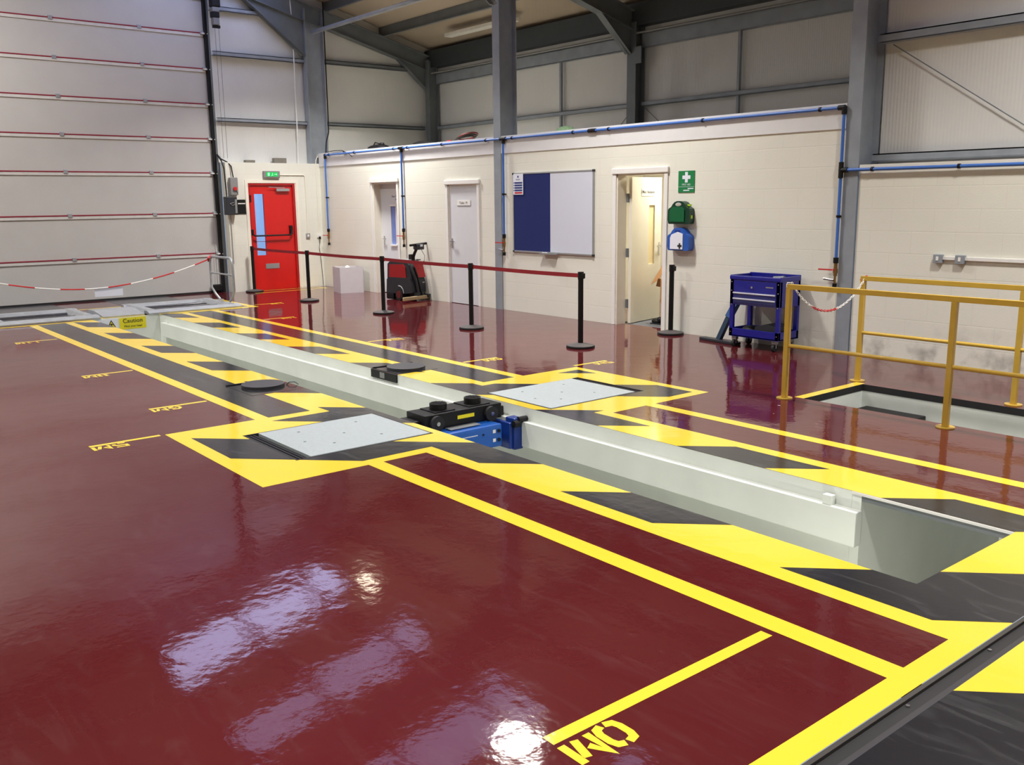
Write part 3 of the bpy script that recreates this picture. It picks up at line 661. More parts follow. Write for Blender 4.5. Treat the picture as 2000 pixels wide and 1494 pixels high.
t = MB().box(0, -1.82, 1.50, .012, -1.63, 1.775).build('dark_sign', BLACK); tag(t, 'small black panel with white strip on wall left of the red door', 'panel')
MB().box(.012, -1.785, 1.69, .014, -1.64, 1.71).build('white_strip', WHITE, t)
for (y0, y1, z, h), l in (((-1.55, -1.36, 2.475, .05), 'flat grey brick on the ledge above the red door'), ((-.96, -.70, 2.475, .10), 'thicker grey brick on the ledge right of the flat one')):
    tag(MB().box(-.14, y0, z, -.03, y1, z+h, .005).build('brick', mat('brick_grey', (122, 118, 108), .9, var=.1)), l, 'brick')

# ---- red fire door
d2 = thing('door_2', (-.06, -1.065, 0), 'red fire exit door with tall window and black push bar', 'door'); d2['kind'] = 'structure'
q = MB(); q.box(-.12, -1.555, 0, .004, -1.525, 2.085).box(-.12, -.625, 0, .004, -.575, 2.085).box(-.12, -1.525, 2.05, .004, -.625, 2.085); q.build('door_frame', DREDD, d2)
q = MB()
for a, b, c, d in cells((-1.525, .0, -.625, 2.05), [(-1.43, .69, -1.235, 1.88)]): q.box(-.075, a, b, -.03, c, d)
q.build('door_leaf', DRED, d2); MB().box(-.055, -1.43, .69, -.05, -1.235, 1.88).build('window_pane', GLASS, d2)
MB().box(-.03, -1.54, 1.72, .012, -1.51, 1.86).build('hinge', BLACK, d2)
q = MB().tube([(.0, -1.53, 1.15), (.03, -1.50, 1.08), (.05, -1.45, 1.075), (.05, -.75, 1.075), (.03, -.70, 1.10), (-.0, -.68, 1.18)], .016, 8).box(-.03, -1.545, 1.09, .02, -1.50, 1.2, .006).box(-.03, -.73, 1.08, .02, -.67, 1.26, .006); q.build('push_bar', BLACK, d2, True)
MB().box(-.03, -.98, 1.93, .03, -.70, 1.985, .006).tube([(.02, -.8, 2.0), (.02, -1.14, 2.01)], .007, 6).build('door_closer', ALU, d2)
MB().box(-.03, -1.275, .42, -.022, -.985, .52, .002).build('letter_plate', ALU, d2)
MB().tube([(-.03, -1.5, .96), (-.03, -.72, .96)], .005, 5).build('rain_bar', DREDD, d2)
MB().box(.0, -1.62, 0, .012, -1.56, 2.088).box(.0, -.55, 0, .012, -.50, 2.088).box(.0, -1.62, 2.088, .012, -.50, 2.15).build('architrave', CREAM, d2)
t = thing('exit_sign', (0, -1.08, 2.2), 'illuminated green exit sign above the red door', 'sign')
MB().box(0, -1.24, 2.19, .06, -.90, 2.32, .01).build('sign_housing', GREY, t); MB().box(.06, -1.19, 2.215, .064, -.95, 2.295).build('green_face', EXITE, t)
MB().box(.064, -1.16, 2.225, .066, -1.12, 2.285).build('pictogram', EXITW, t); MB().sph((.066, -1.06, 2.272), .009, (.2, 1, 1)).tube([(.066, -1.06, 2.26), (.066, -1.07, 2.24), (.066, -1.085, 2.225)], .006, 5).tube([(.066, -1.065, 2.245), (.066, -1.045, 2.228)], .005, 5).build('pictogram', EXITW, t)
MB().tube([(.064, -1.03, 2.255), (.066, -.98, 2.255)], .006, 5).prism([(.065, -.985, 2.275), (.065, -.985, 2.235), (.065, -.96, 2.255)], (.002, 0, 0)).build('arrow', EXITW, t)
t = MB().tube([(.012, -.90, 2.245), (.012, -.37, 2.245), (.012, -.345, 2.22), (.012, -.345, 1.10)], .009, 8).build('cable_conduit', CREAM, None, True); tag(t, 'thin cream conduit bending down from the exit sign', 'conduit')
t = thing('key_switch', (0, -.34, 1.0), 'small metal key switch plate at the bottom of cream conduit', 'switch')
MB().box(0, -.385, 1.0, .03, -.30, 1.09, .004).build('plate', ALU, t); MB().box(.03, -.36, 1.025, .033, -.325, 1.065).build('rocker', WHITE, t)
t = MB().tube([(-.10, -.42, 5.7), (-.09, -.41, 5.45), (-.10, -.385, 5.1), (-.10, -.40, 3.0)], .012, 8).tube([(-.10, -.40, 3.0), (-.10, -.41, 2.475)], .006, 6).build('cable_conduit', WHITE, None, True); tag(t, 'tall white conduit running up the gable wall left of the corner column', 'conduit')
t = MB().tube([(.012, -.035, 2.62), (.012, -.08, 2.55), (.012, -.09, 2.4), (.012, -.09, 1.08)], .008, 8).build('cable_conduit', CREAM, None, True); tag(t, 'cream conduit down the wall next to the office corner', 'conduit')
t = thing('wall_socket', (0, -.09, 1.0), 'white socket with dangling black lead left of the office corner', 'socket')
MB().box(0, -.135, 1.0, .03, -.05, 1.08, .004).build('plate', WHITE, t); MB().box(.03, -.11, .965, .055, -.075, 1.02, .005).tube([(.045, -.09, .97), (.03, -.11, .8), (.03, -.08, .5), (.04, -.07, .2), (.05, -.065, .01)], .005, 6).build('plug_lead', BLACK, t)

# ---- black cable on corner column
t = MB().tube([(.02, .235, 5.6), (.01, .245, 5.0), (.0, .25, 4.2), (.0, .25, 3.4), (.0, .245, 3.1), (.0, .18, 2.9), (.0, .16, 2.68)], .012, 8).build('black_cable', BLACK, None, True); tag(t, 'black cable hanging down the corner column onto the office roof', 'cable')
t = MB().tube([(.35, .0, 2.69), (.7, -.03, 2.70), (1.0, -.02, 2.69), (1.25, -.03, 2.62), (1.4, -.04, 2.56)], .007, 6).tube([(1.0, -.02, 2.69), (1.15, -.03, 2.62)], .006, 6).build('black_cable', BLACK, None, True); tag(t, 'loose black cable draped over the blue pipe near the corner', 'cable')

# ================================================================= OFFICE WALL: doors, boards, signs
def architrave(x0, x1, z1, parent, side=.06):
    q = MB(); q.box(x0-side, -.02, 0, x0, 0, z1-.001, .004).box(x1, -.02, 0, x1+side, 0, z1-.001, .004).box(x0-side-.015, -.035, z1, x1+side+.015, 0, z1+.075, .01); q.build('architrave', WHITE, parent)
    q = MB(); q.box(x0, 0, 0, x0+.02, .17, z1).box(x1-.02, 0, 0, x1, .17, z1).box(x0, 0, z1-.02, x1, .17, z1); q.build('door_lining', CREAM, parent)
def lever(parent, x, y, z, d=1, m=CHROME):
    MB().box(x-.02, y-.008, z-.09, x+.02, y, z+.07, .003).cyl((x, y-.045, z+.02), (x, y, z+.02), .009, 8).cyl((x, y-.04, z+.02), (x+.11*d, y-.04, z+.02), .009, 8).build('door_handle', m, parent)
d3 = thing('door_3', (2.48, .1, 0), 'white recessed door with narrow window behind the scrubber dryer', 'door'); d3['kind'] = 'structure'
architrave(2.06, 2.90, 2.05, d3)
lf = MB()
for a, b, c, d in cells((2.08, .01, 2.88, 2.03), [(2.42, .92, 2.58, 1.62)]): lf.box(a, .15, b, c, .19, d)
lf.build('door_leaf', DOORLIL, d3); MB().box(2.42, .165, .92, 2.60, .17, 1.62).build('vision_pane', GLASSB, d3)
MB().box(2.40, .14, 1.62, 2.62, .15, 1.65).box(2.40, .13, .89, 2.62, .15, .92).build('bead', WHITE, d3)
lever(d3, 2.17, .15, 1.0)
text('sign_lettering', 'Class  Room', INKB, d3, (2.60, .1485, 1.80), (1, 0, 0), (0, 0, 1), .035); text('sign_lettering', '01', INKB, d3, (2.62, .1485, 1.745), (1, 0, 0), (0, 0, 1), .03)
d4 = thing('door_4', (4.9, .02, 0), 'plain white toilet door with small name plate', 'door'); d4['kind'] = 'structure'
architrave(4.49, 5.30, 1.97, d4)
MB().box(4.51, .012, .008, 5.28, .05, 1.95).build('door_leaf', DOORLIL, d4); lever(d4, 4.565, .012, 1.02)
MB().box(4.73, .008, 1.63, 5.10, .012, 1.715).build('name_plate', WHITE, d4); text('sign_lettering', 'Toilet  M', INK, d4, (4.90, .0075, 1.672), (1, 0, 0), (0, 0, 1), .042)
MB().box(4.73, .006, 1.625, 5.10, .009, 1.632).box(5.096, .006, 1.63, 5.102, .009, 1.715).build('plate_edge', GREY, d4)
d5 = thing('door_5', (8.85, .1, 0), 'open white office door showing a brightly lit room', 'door'); d5['kind'] = 'structure'
architrave(8.42, 9.275, 2.035, d5)
ang = math.radians(102); piv = Vector((8.47, .19, 0)); RM = rz(ang)
def leafbox(m_, u0, v0, z0, u1, v1, z1, **k): return m_.box(piv.x+u0, piv.y+v0, z0, piv.x+u1, piv.y+v1, z1, rot=RM, piv=piv, **k)
lf = MB()
for a, b, c, d in cells((.0, .01, .80, 2.0), [(.46, .80, .62, 1.62)]): leafbox(lf, a, -.045, b, c, 0, d)
lf.build('door_leaf', DOORC, d5)
leafbox(MB(), .46, -.03, .80, .62, -.02, 1.62).build('vision_pane', TIMB, d5)
q = MB()
for z in (.28, .98, 1.72): q.box(8.445, .165, z-.06, 8.478, .205, z+.06)
q.build('hinge', STEELD, d5)
q = MB(); leafbox(q, .735, -.052, .93, .775, -.045, 1.10); leafbox(q, .66, -.085, 1.03, .76, -.07, 1.05); leafbox(q, .745, -.08, 1.03, .765, -.045, 1.05); q.build('door_handle', CHROME, d5)
nrm = RM @ Vector((0, -1, 0)); rt = RM @ Vector((1, 0, 0))
P = RM @ Vector((.42, -.049, 0))+piv+Vector((0, 0, 1.80))
q = MB(); leafbox(q, .25, -.048, 1.745, .60, -.046, 1.85); q.build('name_plate', WHITE, d5)
text('sign_lettering', 'Office / Reception', INK, d5, P, rt, (0, 0, 1), .034)
# office interior
struct(MB().box(6.2, .17, 0, 6.26, 2.9, 2.6), 'wall_office_side', DOORC); struct(MB().box(6.2, 2.85, 0, 11.9, 2.9, 2.6), 'wall_office_rear', DOORC); struct(MB().box(11.8, .17, 0, 11.84, 2.9, 2.6), 'wall_office_end', DOORC)
struct(MB().box(6.2, .0, -.06, 11.95, 2.9, -.001), 'floor_office', CARPET)
t = thing('office_ceiling_light', (8.6, 1.3, 2.5), 'bright square ceiling panel light inside the office', 'ceiling light')
MB().box(8.2, 1.0, 2.56, 8.8, 1.6, 2.60, .005).build('frame', WHITE, t); MB().box(8.23, 1.03, 2.555, 8.77, 1.57, 2.562).build('diffuser', LAMPE, t)
disk_light('panel_light', (0, 0, .03), 62, .55, (1, .93, .78), t)
t = thing('cardboard_box', (8.95, .75, .42), 'open brown cardboard box just inside the office doorway', 'box')
rb = rz(math.radians(20))
MB().box(8.74, .52, .30, 9.15, .92, .62, rot=rb).build('box_body', BROWN, t)
MB().prism([(8.74, .50, .62), (8.60, .62, .50), (8.64, .72, .48), (8.76, .62, .60)], (.0, .0, .006)).prism([(8.70, .55, .60), (8.50, .62, .52), (8.66, .66, .78), (8.84, .62, .86)], (.004, .004, 0)).build('open_flap', BROWN, t)
t = thing('office_stool', (8.95, .75, 0), 'dark low stool under the cardboard box', 'stool')
MB().box(8.76, .55, .26, 9.14, .93, .30, .008).build('seat', BLACK, t)
for a, b in ((8.79, .58), (9.1, .58), (8.79, .9), (9.1, .9)): MB().cyl((a, b, 0), (a, b, .27), .014, 8).build('leg', BLACK, t)
t = thing('black_shoe', (8.60, .42, 0), 'black shoe on the carpet at the foot of office doorway', 'shoe')
MB().sph((8.77, .45, .035), .05, (1.6, .9, .75), 16).sph((8.83, .455, .06), .045, (1, .9, 1), 14).build('upper', BLACK, t, True); MB().box(8.69, .41, 0, 8.87, .49, .014, .006).build('sole', RUBBER, t)

# noticeboard
t = thing('noticeboard', (7.13, -.02, .92), 'wall board half navy felt and half white dry wipe', 'noticeboard')
MB().box(6.25, -.022, .945, 7.09, -.008, 2.095).build('felt_panel', NAVY, t); MB().box(7.09, -.022, .945, 7.98, -.008, 2.095).build('dry_wipe_panel', WBOARD, t)
q = MB()
for b_ in ((6.23, .925, 8.0, .95), (6.23, 2.09, 8.0, 2.112), (6.23, .925, 6.252, 2.112), (7.978, .925, 8.0, 2.112)): q.box(b_[0], -.028, b_[1], b_[2], -.001, b_[3], .003)
q.build('frame', ALU, t)
q = MB()
for x, z in ((6.24, .935), (7.99, .935), (6.24, 2.10), (7.99, 2.10)): q.box(x-.016, -.033, z-.016, x+.016, -.001, z+.016, .004)
q.build('corner_cap', CHAR, t)
MB().box(6.92, -.09, .918, 7.25, -.005, .928, .002).box(6.92, -.092, .918, 7.25, -.088, .94).build('pen_tray', ALU, t)
o = MB().cyl((6.95, -.06, .937), (7.06, -.06, .937), .008, 8).build('marker_pen', WHITE); tag(o, 'white marker pen lying in the noticeboard tray', 'pen')
t = thing('notice_sheet', (6.36, -.03, 1.8), 'white notice with blue bars and one red bar pinned on navy felt', 'notice')
MB().box(6.245, -.0315, 1.79, 6.485, -.0305, 2.10).build('sheet', SIGNW, t)
MB().cyl((6.365, -.0315, 2.055), (6.365, -.0325, 2.055), .017, 14).build('emblem', INKB, t)
text('lettering', 'SITE SAFETY', INKB, t, (6.365, -.0325, 2.012), (1, 0, 0), (0, 0, 1), .013)
for i in range(5):
    z = 1.965-.037*i; MB().box(6.285, -.0325, z-.014, 6.465, -.0315, z+.012).build('bar', INKR if i == 4 else INKB, t)
    if i < 4: MB().cyl((6.268, -.0315, z), (6.268, -.0325, z), .010, 10).build('bullet', INKB, t)
t = thing('first_aid_sign', (9.63, -.01, 1.78), 'green FIRST AID sign with white cross', 'sign')
MB().box(9.505, -.008, 1.78, 9.765, -.001, 2.045).build('sign_plate', SIGNG, t)
c0, c1, a_, b_ = 9.635, 1.966, .022, .064
MB().prism([(c0+u, -.0095, c1+v) for u, v in ((-a_, -b_), (a_, -b_), (a_, -a_), (b_, -a_), (b_, a_), (a_, a_), (a_, b_), (-a_, b_), (-a_, a_), (-b_, a_), (-b_, -a_), (-a_, -a_))], (0, .0014, 0)).build('cross', SIGNW, t)
text('lettering', 'FIRST AID', SIGNW, t, (9.635, -.0092, 1.876), (1, 0, 0), (0, 0, 1), .022)
MB().box(9.51, -.0095, 1.848, 9.76, -.008, 1.851).box(9.66, -.0095, 1.822, 9.75, -.008, 1.834).box(9.59, -.0095, 1.799, 9.685, -.008, 1.812).build('white_lines', SIGNW, t)
def kit(z0, m, mface, label, name, cross):
    t = thing(name, (9.60, -.05, z0), label, 'first aid kit'); xc = 9.60; W_ = .17
    out = [(-.165, .0), (-.15, -.008), (.15, -.008), (.165, .0), (.175, .04), (.175, .155), (.165, .18), (.12, .205), (.10, .235), (.07, .262), (.03, .275), (-.03, .275), (-.07, .262), (-.10, .235), (-.12, .205), (-.165, .18), (-.175, .155), (-.175, .04)]
    MB().prism([(xc+a, -.002, z0+.01+b) for a, b in out], (0, -.10, 0)).build('case', m, t, False)
    if cross:
        MB().prism([(xc+a, -.102, z0+.01+b) for a, b in ((-.12, .01), (.085, .01), (.085, .20), (.0, .225), (-.10, .19), (-.12, .15))], (0, -.012, 0)).build('front_panel', mface, t)
        MB().prism([(xc+.04+u, -.117, z0+.062+v) for u, v in ((-.012, -.034), (.012, -.034), (.012, -.012), (.034, -.012), (.034, .012), (.012, .012), (.012, .034), (-.012, .034), (-.012, .012), (-.034, .012), (-.034, -.012), (-.012, -.012))], (0, .003, 0)).build('cross', INK, t)
    else:
        MB().prism([(xc+a, -.102, z0+.01+b) for a, b in ((-.14, .02), (.10, .02), (.10, .17), (.05, .205), (-.09, .205), (-.14, .16))], (0, -.012, 0)).build('front_panel', mface, t)
        MB().box(xc+.166, -.075, z0+.07, xc+.18, -.045, z0+.11).box(xc+.10, -.06, z0+.225, xc+.15, -.03, z0+.245).build('clip', LIME, t)
    MB().sph((xc-.005, -.103, z0+.243), .042, (1.15, .1, .55), 18).build('handle_hole', mat('hole_grey', (176, 172, 162), .7) if not cross else JACKD, t)
kit(1.39, mat('kit_dark_green', (8, 54, 36), .3), GREENK, 'green first aid kit on wall below the FIRST AID sign', 'first_aid_kit', False)
kit(1.06, BLUEK, SIGNW, 'blue first aid kit with white front, below the green one', 'burns_kit', True)

# compressed-air pipe
t = thing('air_pipe', (6, -.05, .85), 'blue compressed air pipe with drops and valves along the office wall', 'pipe')
PYY = -.045; R_ = .017; ZP = 2.63
def pipe(pts, name='pipe_run'): MB().tube(pts, R_, 10).build(name, BLUE, t, True)
pipe([(.33, PYY, ZP), (5.99, PYY, ZP)]); pipe([(5.99, PYY, ZP), (11.76, PYY, ZP)])
pipe([(11.80, PYY, 1.985), (27, PYY, 1.985)]); pipe([(11.79, PYY, 2.60), (11.79, PYY, 1.03)], 'drop_pipe')
for x, zb in ((.335, 1.15), (3.145, 1.2), (6.03, 1.16)): pipe([(x, PYY, ZP), (x, PYY, zb)], 'drop_pipe')
def tee(x, z, dirs):
    q = MB().sph((x, PYY, z), .028, n=12)
    for dx, dz in dirs: q.cyl((x, PYY, z), (x+dx*.07, PYY, z+dz*.07), .026, 12)
    q.build('pipe_fitting', BLACK, t, True)
tee(.335, ZP, ((0, -1), (.3, 0))); tee(3.145, ZP, ((0, -1), (1, 0), (-1, 0))); tee(6.03, ZP, ((0, -1), (1, 0), (-1, 0))); tee(11.79, ZP, ((0, -1), (-1, 0))); tee(11.79, 1.985, ((0, 1.2), (0, -1.2), (1.1, 0))); tee(7.98, ZP, ((1, 0), (-1, 0)))
def clip_(x, z, vert=False):
    q = MB()
    if vert: q.cyl((x, PYY, z-.012), (x, PYY, z+.012), .025, 10).box(x-.012, PYY, z-.01, x+.012, -.001, z+.01)
    else: q.cyl((x-.012, PYY, z), (x+.012, PYY, z), .025, 10).box(x-.01, PYY, z-.012, x+.01, -.014, z+.012)
    q.build('pipe_clip', BLACK, t, True)
for x in (.5, 1.5, 2.9, 3.35, 4.4, 5.6, 6.25, 7.6, 8.3, 9.9, 11.5): clip_(x, ZP)
for x in (12.15, 13.05, 14.2): 
    MB().cyl((x-.012, PYY, 1.985), (x+.012, PYY, 1.985), .025, 10).build('pipe_clip', BLACK, t, True)
for x in (.335, 3.145, 6.03): clip_(x, 1.80, True)
clip_(11.79, 1.50, True)
for x, z, full in ((.335, 1.15, 0), (3.145, 1.2, 0), (6.03, 1.16, 1), (11.79, 1.03, 1)):
    q = MB().cyl((x, PYY, z-.03), (x, PYY, z+.03), .028, 12); q.build('pipe_collar', BLACK, t, True); MB().cyl((x, PYY, z-.30), (x, PYY, z-.25), .024, 12).build('pipe_collar', BLACK, t, True)
    v = MB().cyl((x, PYY, z-.17), (x, PYY, z-.03), .020, 10).cyl((x, PYY, z-.14), (x, PYY, z-.09), .026, 6).cyl((x, PYY, z-.25), (x, PYY, z-.17), .012, 8).build('ball_valve', BRASS, t, True)
    MB().box(x-.19, PYY-.035, z-.11, x-.02, PYY-.028, z-.095).cyl((x, PYY-.04, z-.10), (x, PYY, z-.10), .01, 8).build('valve_lever', REDP, v)
    if full: MB().cyl((x-.13, PYY-.01, z-.205), (x-.01, PYY-.01, z-.215), .013, 10).build('outlet_coupling', CHROME, v, True)

# sockets on the right wall
for x, l in ((12.905, 'metal wall switch on right wall, end of the white trunking'), (13.125, 'metal wall socket on right wall, second along the white trunking')):
    t = thing('metal_socket', (x, -.02, 1.06), l, 'socket')
    MB().box(x-.045, -.045, 1.05, x+.045, 0, 1.135, .005).build('back_box', STEEL, t); MB().box(x-.012, -.05, 1.075, x+.012, -.045, 1.115).build('rocker', WHITE, t)
t = MB().box(12.95, -.025, 1.085, 13.08, 0, 1.115).box(13.17, -.025, 1.085, 20, 0, 1.115).build('cable_trunking', WHITE); tag(t, 'white cable trunking on right wall joining metal sockets', 'trunking')

# things on the office roof
t = thing('black_bag', (1.5, .5, 2.66), 'black bag lying on the office roof edge', 'bag')
MB().sph((1.5, .5, 2.72), .1, (3.4, 1.6, .75), 16).sph((1.62, .5, 2.79), .05, (1.4, 1, .7)).build('bag_body', BLACK, t, True); MB().tube([(1.4, .45, 2.78), (1.48, .44, 2.83), (1.6, .45, 2.80)], .012, 6).build('strap', BLACK, t)
t = MB().sph((2.75, .7, 2.74), .12, (2.6, 1.2, .5), 14).build('folded_sheet', BLACK, None, True); tag(t, 'low black folded sheet on the office roof right of the bag', 'sheet')
t = thing('cable_coil', (4.3, .5, 2.66), 'coil of black and red cable on the office roof', 'cable coil')
for i, m in enumerate((BLACK, BLACK, mat('cable_dark_red', (110, 26, 28), .5))):
    MB().tube([(4.3+.05*i+(.22-.02*i)*math.cos(a), .5+.16*math.sin(a), 2.73+.025*i+.05*math.cos(a*1.0)) for a in [k*2*PI/24 for k in range(24)]], .014, 6, True).build('cable_loop', m, t, True)
MB().tube([(3.9, .5, 2.74), (3.75, .45, 2.70), (3.6, .42, 2.68)], .012, 6).build('loose_end', REDP, t)
t = MB().sph((6.85, .5, 2.70), .08, (2.4, 1.5, 1.1), 14).build('green_net', mat('net_green', (150, 186, 140), .8, var=.3, scale=60)); tag(t, 'crumpled pale green net on the office roof above the noticeboard', 'net')

# ================================================================= STANCHIONS
SP = [(.17, -1.63, 'black belt stanchion in front of the red door'), (2.516, -1.65, 'black belt stanchion left of the white box, second from the door'), (5.027, -1.66, 'black belt stanchion in front of the floor scrubber'), (7.377, -1.71, 'black belt stanchion in front of the noticeboard'), (9.56, -1.74, 'black belt stanchion at the near end of the red belt'), (9.564, -.16, 'black stanchion without belt beside the open office door')]
for i, (x, y, l) in enumerate(SP):
    t = thing('belt_stanchion', (x, y, 0), l, 'stanchion', 'black queue stanchions')
    MB().lathe([(.165, 0), (.168, .012), (.163, .028), (.10, .042), (.03, .055)], (x, y, 0), 40).build('base', BASEG, t, True)
    MB().lathe([(.168, .001), (.170, .013), (.165, .024)], (x, y, 0), 40).build('base_rim', BLACK, t, True)
    MB().cyl((x, y, .05), (x, y, .84), .031, 24).build('post', BLACK, t, True)
    MB().cyl((x, y, .80), (x, y, .885), .035, 24).box(x+.02, y-.02, .81, x+.055, y+.02, .87, .004).build('belt_head', BLACK, t, True)
    if i < 4:
        x2, y2 = SP[i+1][0], SP[i+1][1]; q = MB(); N = 14; pts = []
        for k in range(N+1):
            f = k/N; pts.append((x+.035+(x2-x-.07)*f, y+(y2-y)*f, .865-.028*4*f*(1-f)*.25))
        for a, b in zip(pts, pts[1:]): q.prism([(a[0], a[1]-.001, a[2]), (b[0], b[1]-.001, b[2]), (b[0], b[1]-.001, b[2]-.048), (a[0], a[1]-.001, a[2]-.048)], (0, .002, 0))
        q.build('belt', BELT, t)

# ================================================================= GUARD RAILS
def guard(y, label):
    t = thing('guard_rail', (15.2, y, 0), label, 'guard rail', 'yellow guard rails around the stairwell')
    for x in (12.81, 14.22, 15.65, 17.3):
        MB().box(x-.021, y-.021, .008, x+.021, y+.021, .945, .003).build('post', RAILY, t)
        MB().cyl((x, y, .0), (x, y, .008), .068, 28).build('base_plate', RAILY, t)
    MB().box(12.789, y-.021, .945, 17.32, y+.021, .987, .003).build('top_rail', RAILY, t)
    MB().tube([(12.83, y, .462), (17.3, y, .462)], .0165, 10).build('mid_rail', RAILY, t, True)
guard(-2.385, 'yellow guard rail on the nearer side of the stairwell')
guard(-1.22, 'yellow guard rail on the wall side of the stairwell')
t = thing('plastic_chain', (12.82, -1.8, .7), 'red and white plastic chain hung between the two yellow guard rails', 'chain')
pts = []
for k in range(45):
    f = k/44; y = -2.36+1.13*f; z = .985-.02*f-.262*(1-(2*f-1)**2)**.9; pts.append(Vector((12.825, y, z)))
pts = [Vector((12.80, -2.40, .95)), Vector((12.80, -2.41, 1.0)), Vector((12.83, -2.385, 1.0))]+pts+[Vector((12.84, -1.22, .99)), Vector((12.79, -1.24, .95))]
acc = []; 
for a, b in zip(pts, pts[1:]):
    nseg = max(1, int((b-a).length/.03)); 
    for k in range(nseg): acc.append((a+(b-a)*(k+.5)/nseg, (b-a).normalized()))
parts = {'w1': MB(), 'r': MB(), 'w2': MB(), 'r2': MB()}
for i, (c, d) in enumerate(acc):
    f = i/len(acc); key = 'w1' if f < .30 else 'r' if f < .60 else 'w2' if f < .93 else 'r2'
    sd = Vector((1, 0, 0)) if i % 2 else d.cross(Vector((1, 0, 0))).normalized()
    ring = [c+d*.019*math.cos(a)+sd*.009*math.sin(a) for a in [k*2*PI/10 for k in range(10)]]
    parts[key].tube(ring, .0032, 5, True)
for k, m in (('w1', WHITE), ('r', REDP), ('w2', WHITE), ('r2', REDP)): parts[k].build('white_links' if m is WHITE else 'red_links', m, t, True)

# ================================================================= TOOL TROLLEY
tx0, tx1, ty0, ty1 = 10.69, 11.37, -.43, -.05
t = thing('tool_trolley', (11.03, -.24, 0), 'royal blue tool trolley with drawers against the wall', 'tool trolley')
MB().box(tx0, ty0, .50, tx1, ty1, .795, .006).build('cabinet', TOOLB, t)
q = MB(); q.box(tx0-.005, ty0-.012, .785, tx1+.005, ty0+.015, .835, .012).box(tx0-.005, ty1-.015, .785, tx1+.005, ty1, .85, .01).box(tx0-.005, ty0, .785, tx0+.015, ty1, .84, .01).box(tx1-.015, ty0, .785, tx1+.005, ty1, .84, .01); q.build('top_tray_edge', TOOLB, t)
MB().box(tx0+.01, ty0+.01, .793, tx1-.01, ty1-.01, .80).build('tray_mat', CHAR, t)
for a, b in ((tx0, ty0), (tx1-.05, ty0), (tx0, ty1-.04), (tx1-.05, ty1-.04)): MB().box(a, b, .14, a+.05, b+.04, .80, .004).build('corner_post', TOOLB, t)
MB().box(tx0, ty0, .13, tx1, ty1, .145).box(tx0, ty0, .13, tx1, ty0+.012, .225, .004).box(tx0, ty1-.012, .13, tx1, ty1, .225, .004).box(tx0, ty0, .13, tx0+.012, ty1, .225, .004).box(tx1-.012, ty0, .13, tx1, ty1, .225, .004).build('lower_shelf', TOOLB, t)
for z0, z1 in ((.588, .648), (.522, .582)):
    dr = MB().box(tx0+.05, ty0-.008, z0, tx1-.05, ty0+.3, z1, .004).build('drawer', TOOLB, t); MB().box(tx0+.055, ty0-.026, z1-.018, tx1-.055, ty0-.008, z1-.003, .003).build('drawer_pull', mat('pull_silver', (214, 214, 224), .35, .1), dr)
fp = MB().box(tx0+.05, ty0-.006, .652, tx1-.05, ty0, .78, .003).build('top_drawer', TOOLB, t)
MB().cyl((11.0, ty0-.02, .71), (11.0, ty0-.006, .71), .012, 14).build('lock', CHROME, fp); MB().box(11.18, ty0-.0075, .715, 11.28, ty0-.006, .728).build('badge', GREY, fp)
q = MB()
for x in (tx0+.025, tx1-.025):
    for z in (.76, .66, .50, .18): q.cyl((x, ty0-.005, z), (x, ty0, z), .007, 8)
q.build('bolt_head', CHROME, t)
for a, b in ((tx0+.05, ty0+.05), (tx1-.08, ty0+.05), (tx0+.05, ty1-.06), (tx1-.08, ty1-.06)):
    cs = MB().cyl((a-.015, b, .045), (a+.015, b, .045), .045, 20).build('castor_wheel', RUBBER, t, True); MB().box(a-.03, b-.02, .085, a+.03, b+.03, .132, .004).box(a-.024, b-.01, .04, a-.018, b+.01, .1).box(a+.018, b-.01, .04, a+.024, b+.01, .1).build('castor_fork', ALU, cs)
o = MB().sph((10.87, -.25, .19), .08, (1.5, 1.2, .75), 14).build('black_case', BLACK, None, True); tag(o, 'small black case on the trolley shelf, left one', 'case')
t = thing('dark_toolbag', (11.14, -.24, .145), 'larger dark bag on the lower shelf of the blue trolley', 'bag')
MB().prism([(10.99, -.38, .147), (11.31, -.38, .147), (11.31, -.38, .27), (11.16, -.38, .30), (11.02, -.38, .26)], (0, .26, 0)).build('bag_body', CHAR, t); MB().cyl((11.1, -.385, .21), (11.1, -.38, .21), .006, 8).build('stud', CHROME, t)
o = MB().cyl((11.12, -.2, .80), (11.26, -.2, .80+.012), .03, 14).cyl((11.15, -.24, .812), (11.28, -.2, .815), .012, 8).build('metal_parts', STEELD, None, True); tag(o, 'loose metal tool lying in the top tray of the blue trolley', 'tool')
# brush/squeegee leaning at the trolley
t = thing('floor_squeegee', (10.4, -.2, 0), 'dark floor lifting tool with flat foot leaning between wall and trolley', 'floor tool')
MB().box(10.12, -.30, .0, 10.72, -.20, .035, .008, rot=rz(-.12)).build('foot_bar', CHAR, t)
MB().tube([(10.40, -.24, .03), (10.50, -.17, .33), (10.60, -.08, .60)], .040, 4).build('lower_arm', mat('arm_dark_blue', (38, 62, 84), .4, .2), t)
MB().tube([(10.49, -.18, .30), (10.615, -.07, .64)], .050, 4).build('upper_sleeve', mat('arm_blue', (36, 78, 128), .4, .1), t)

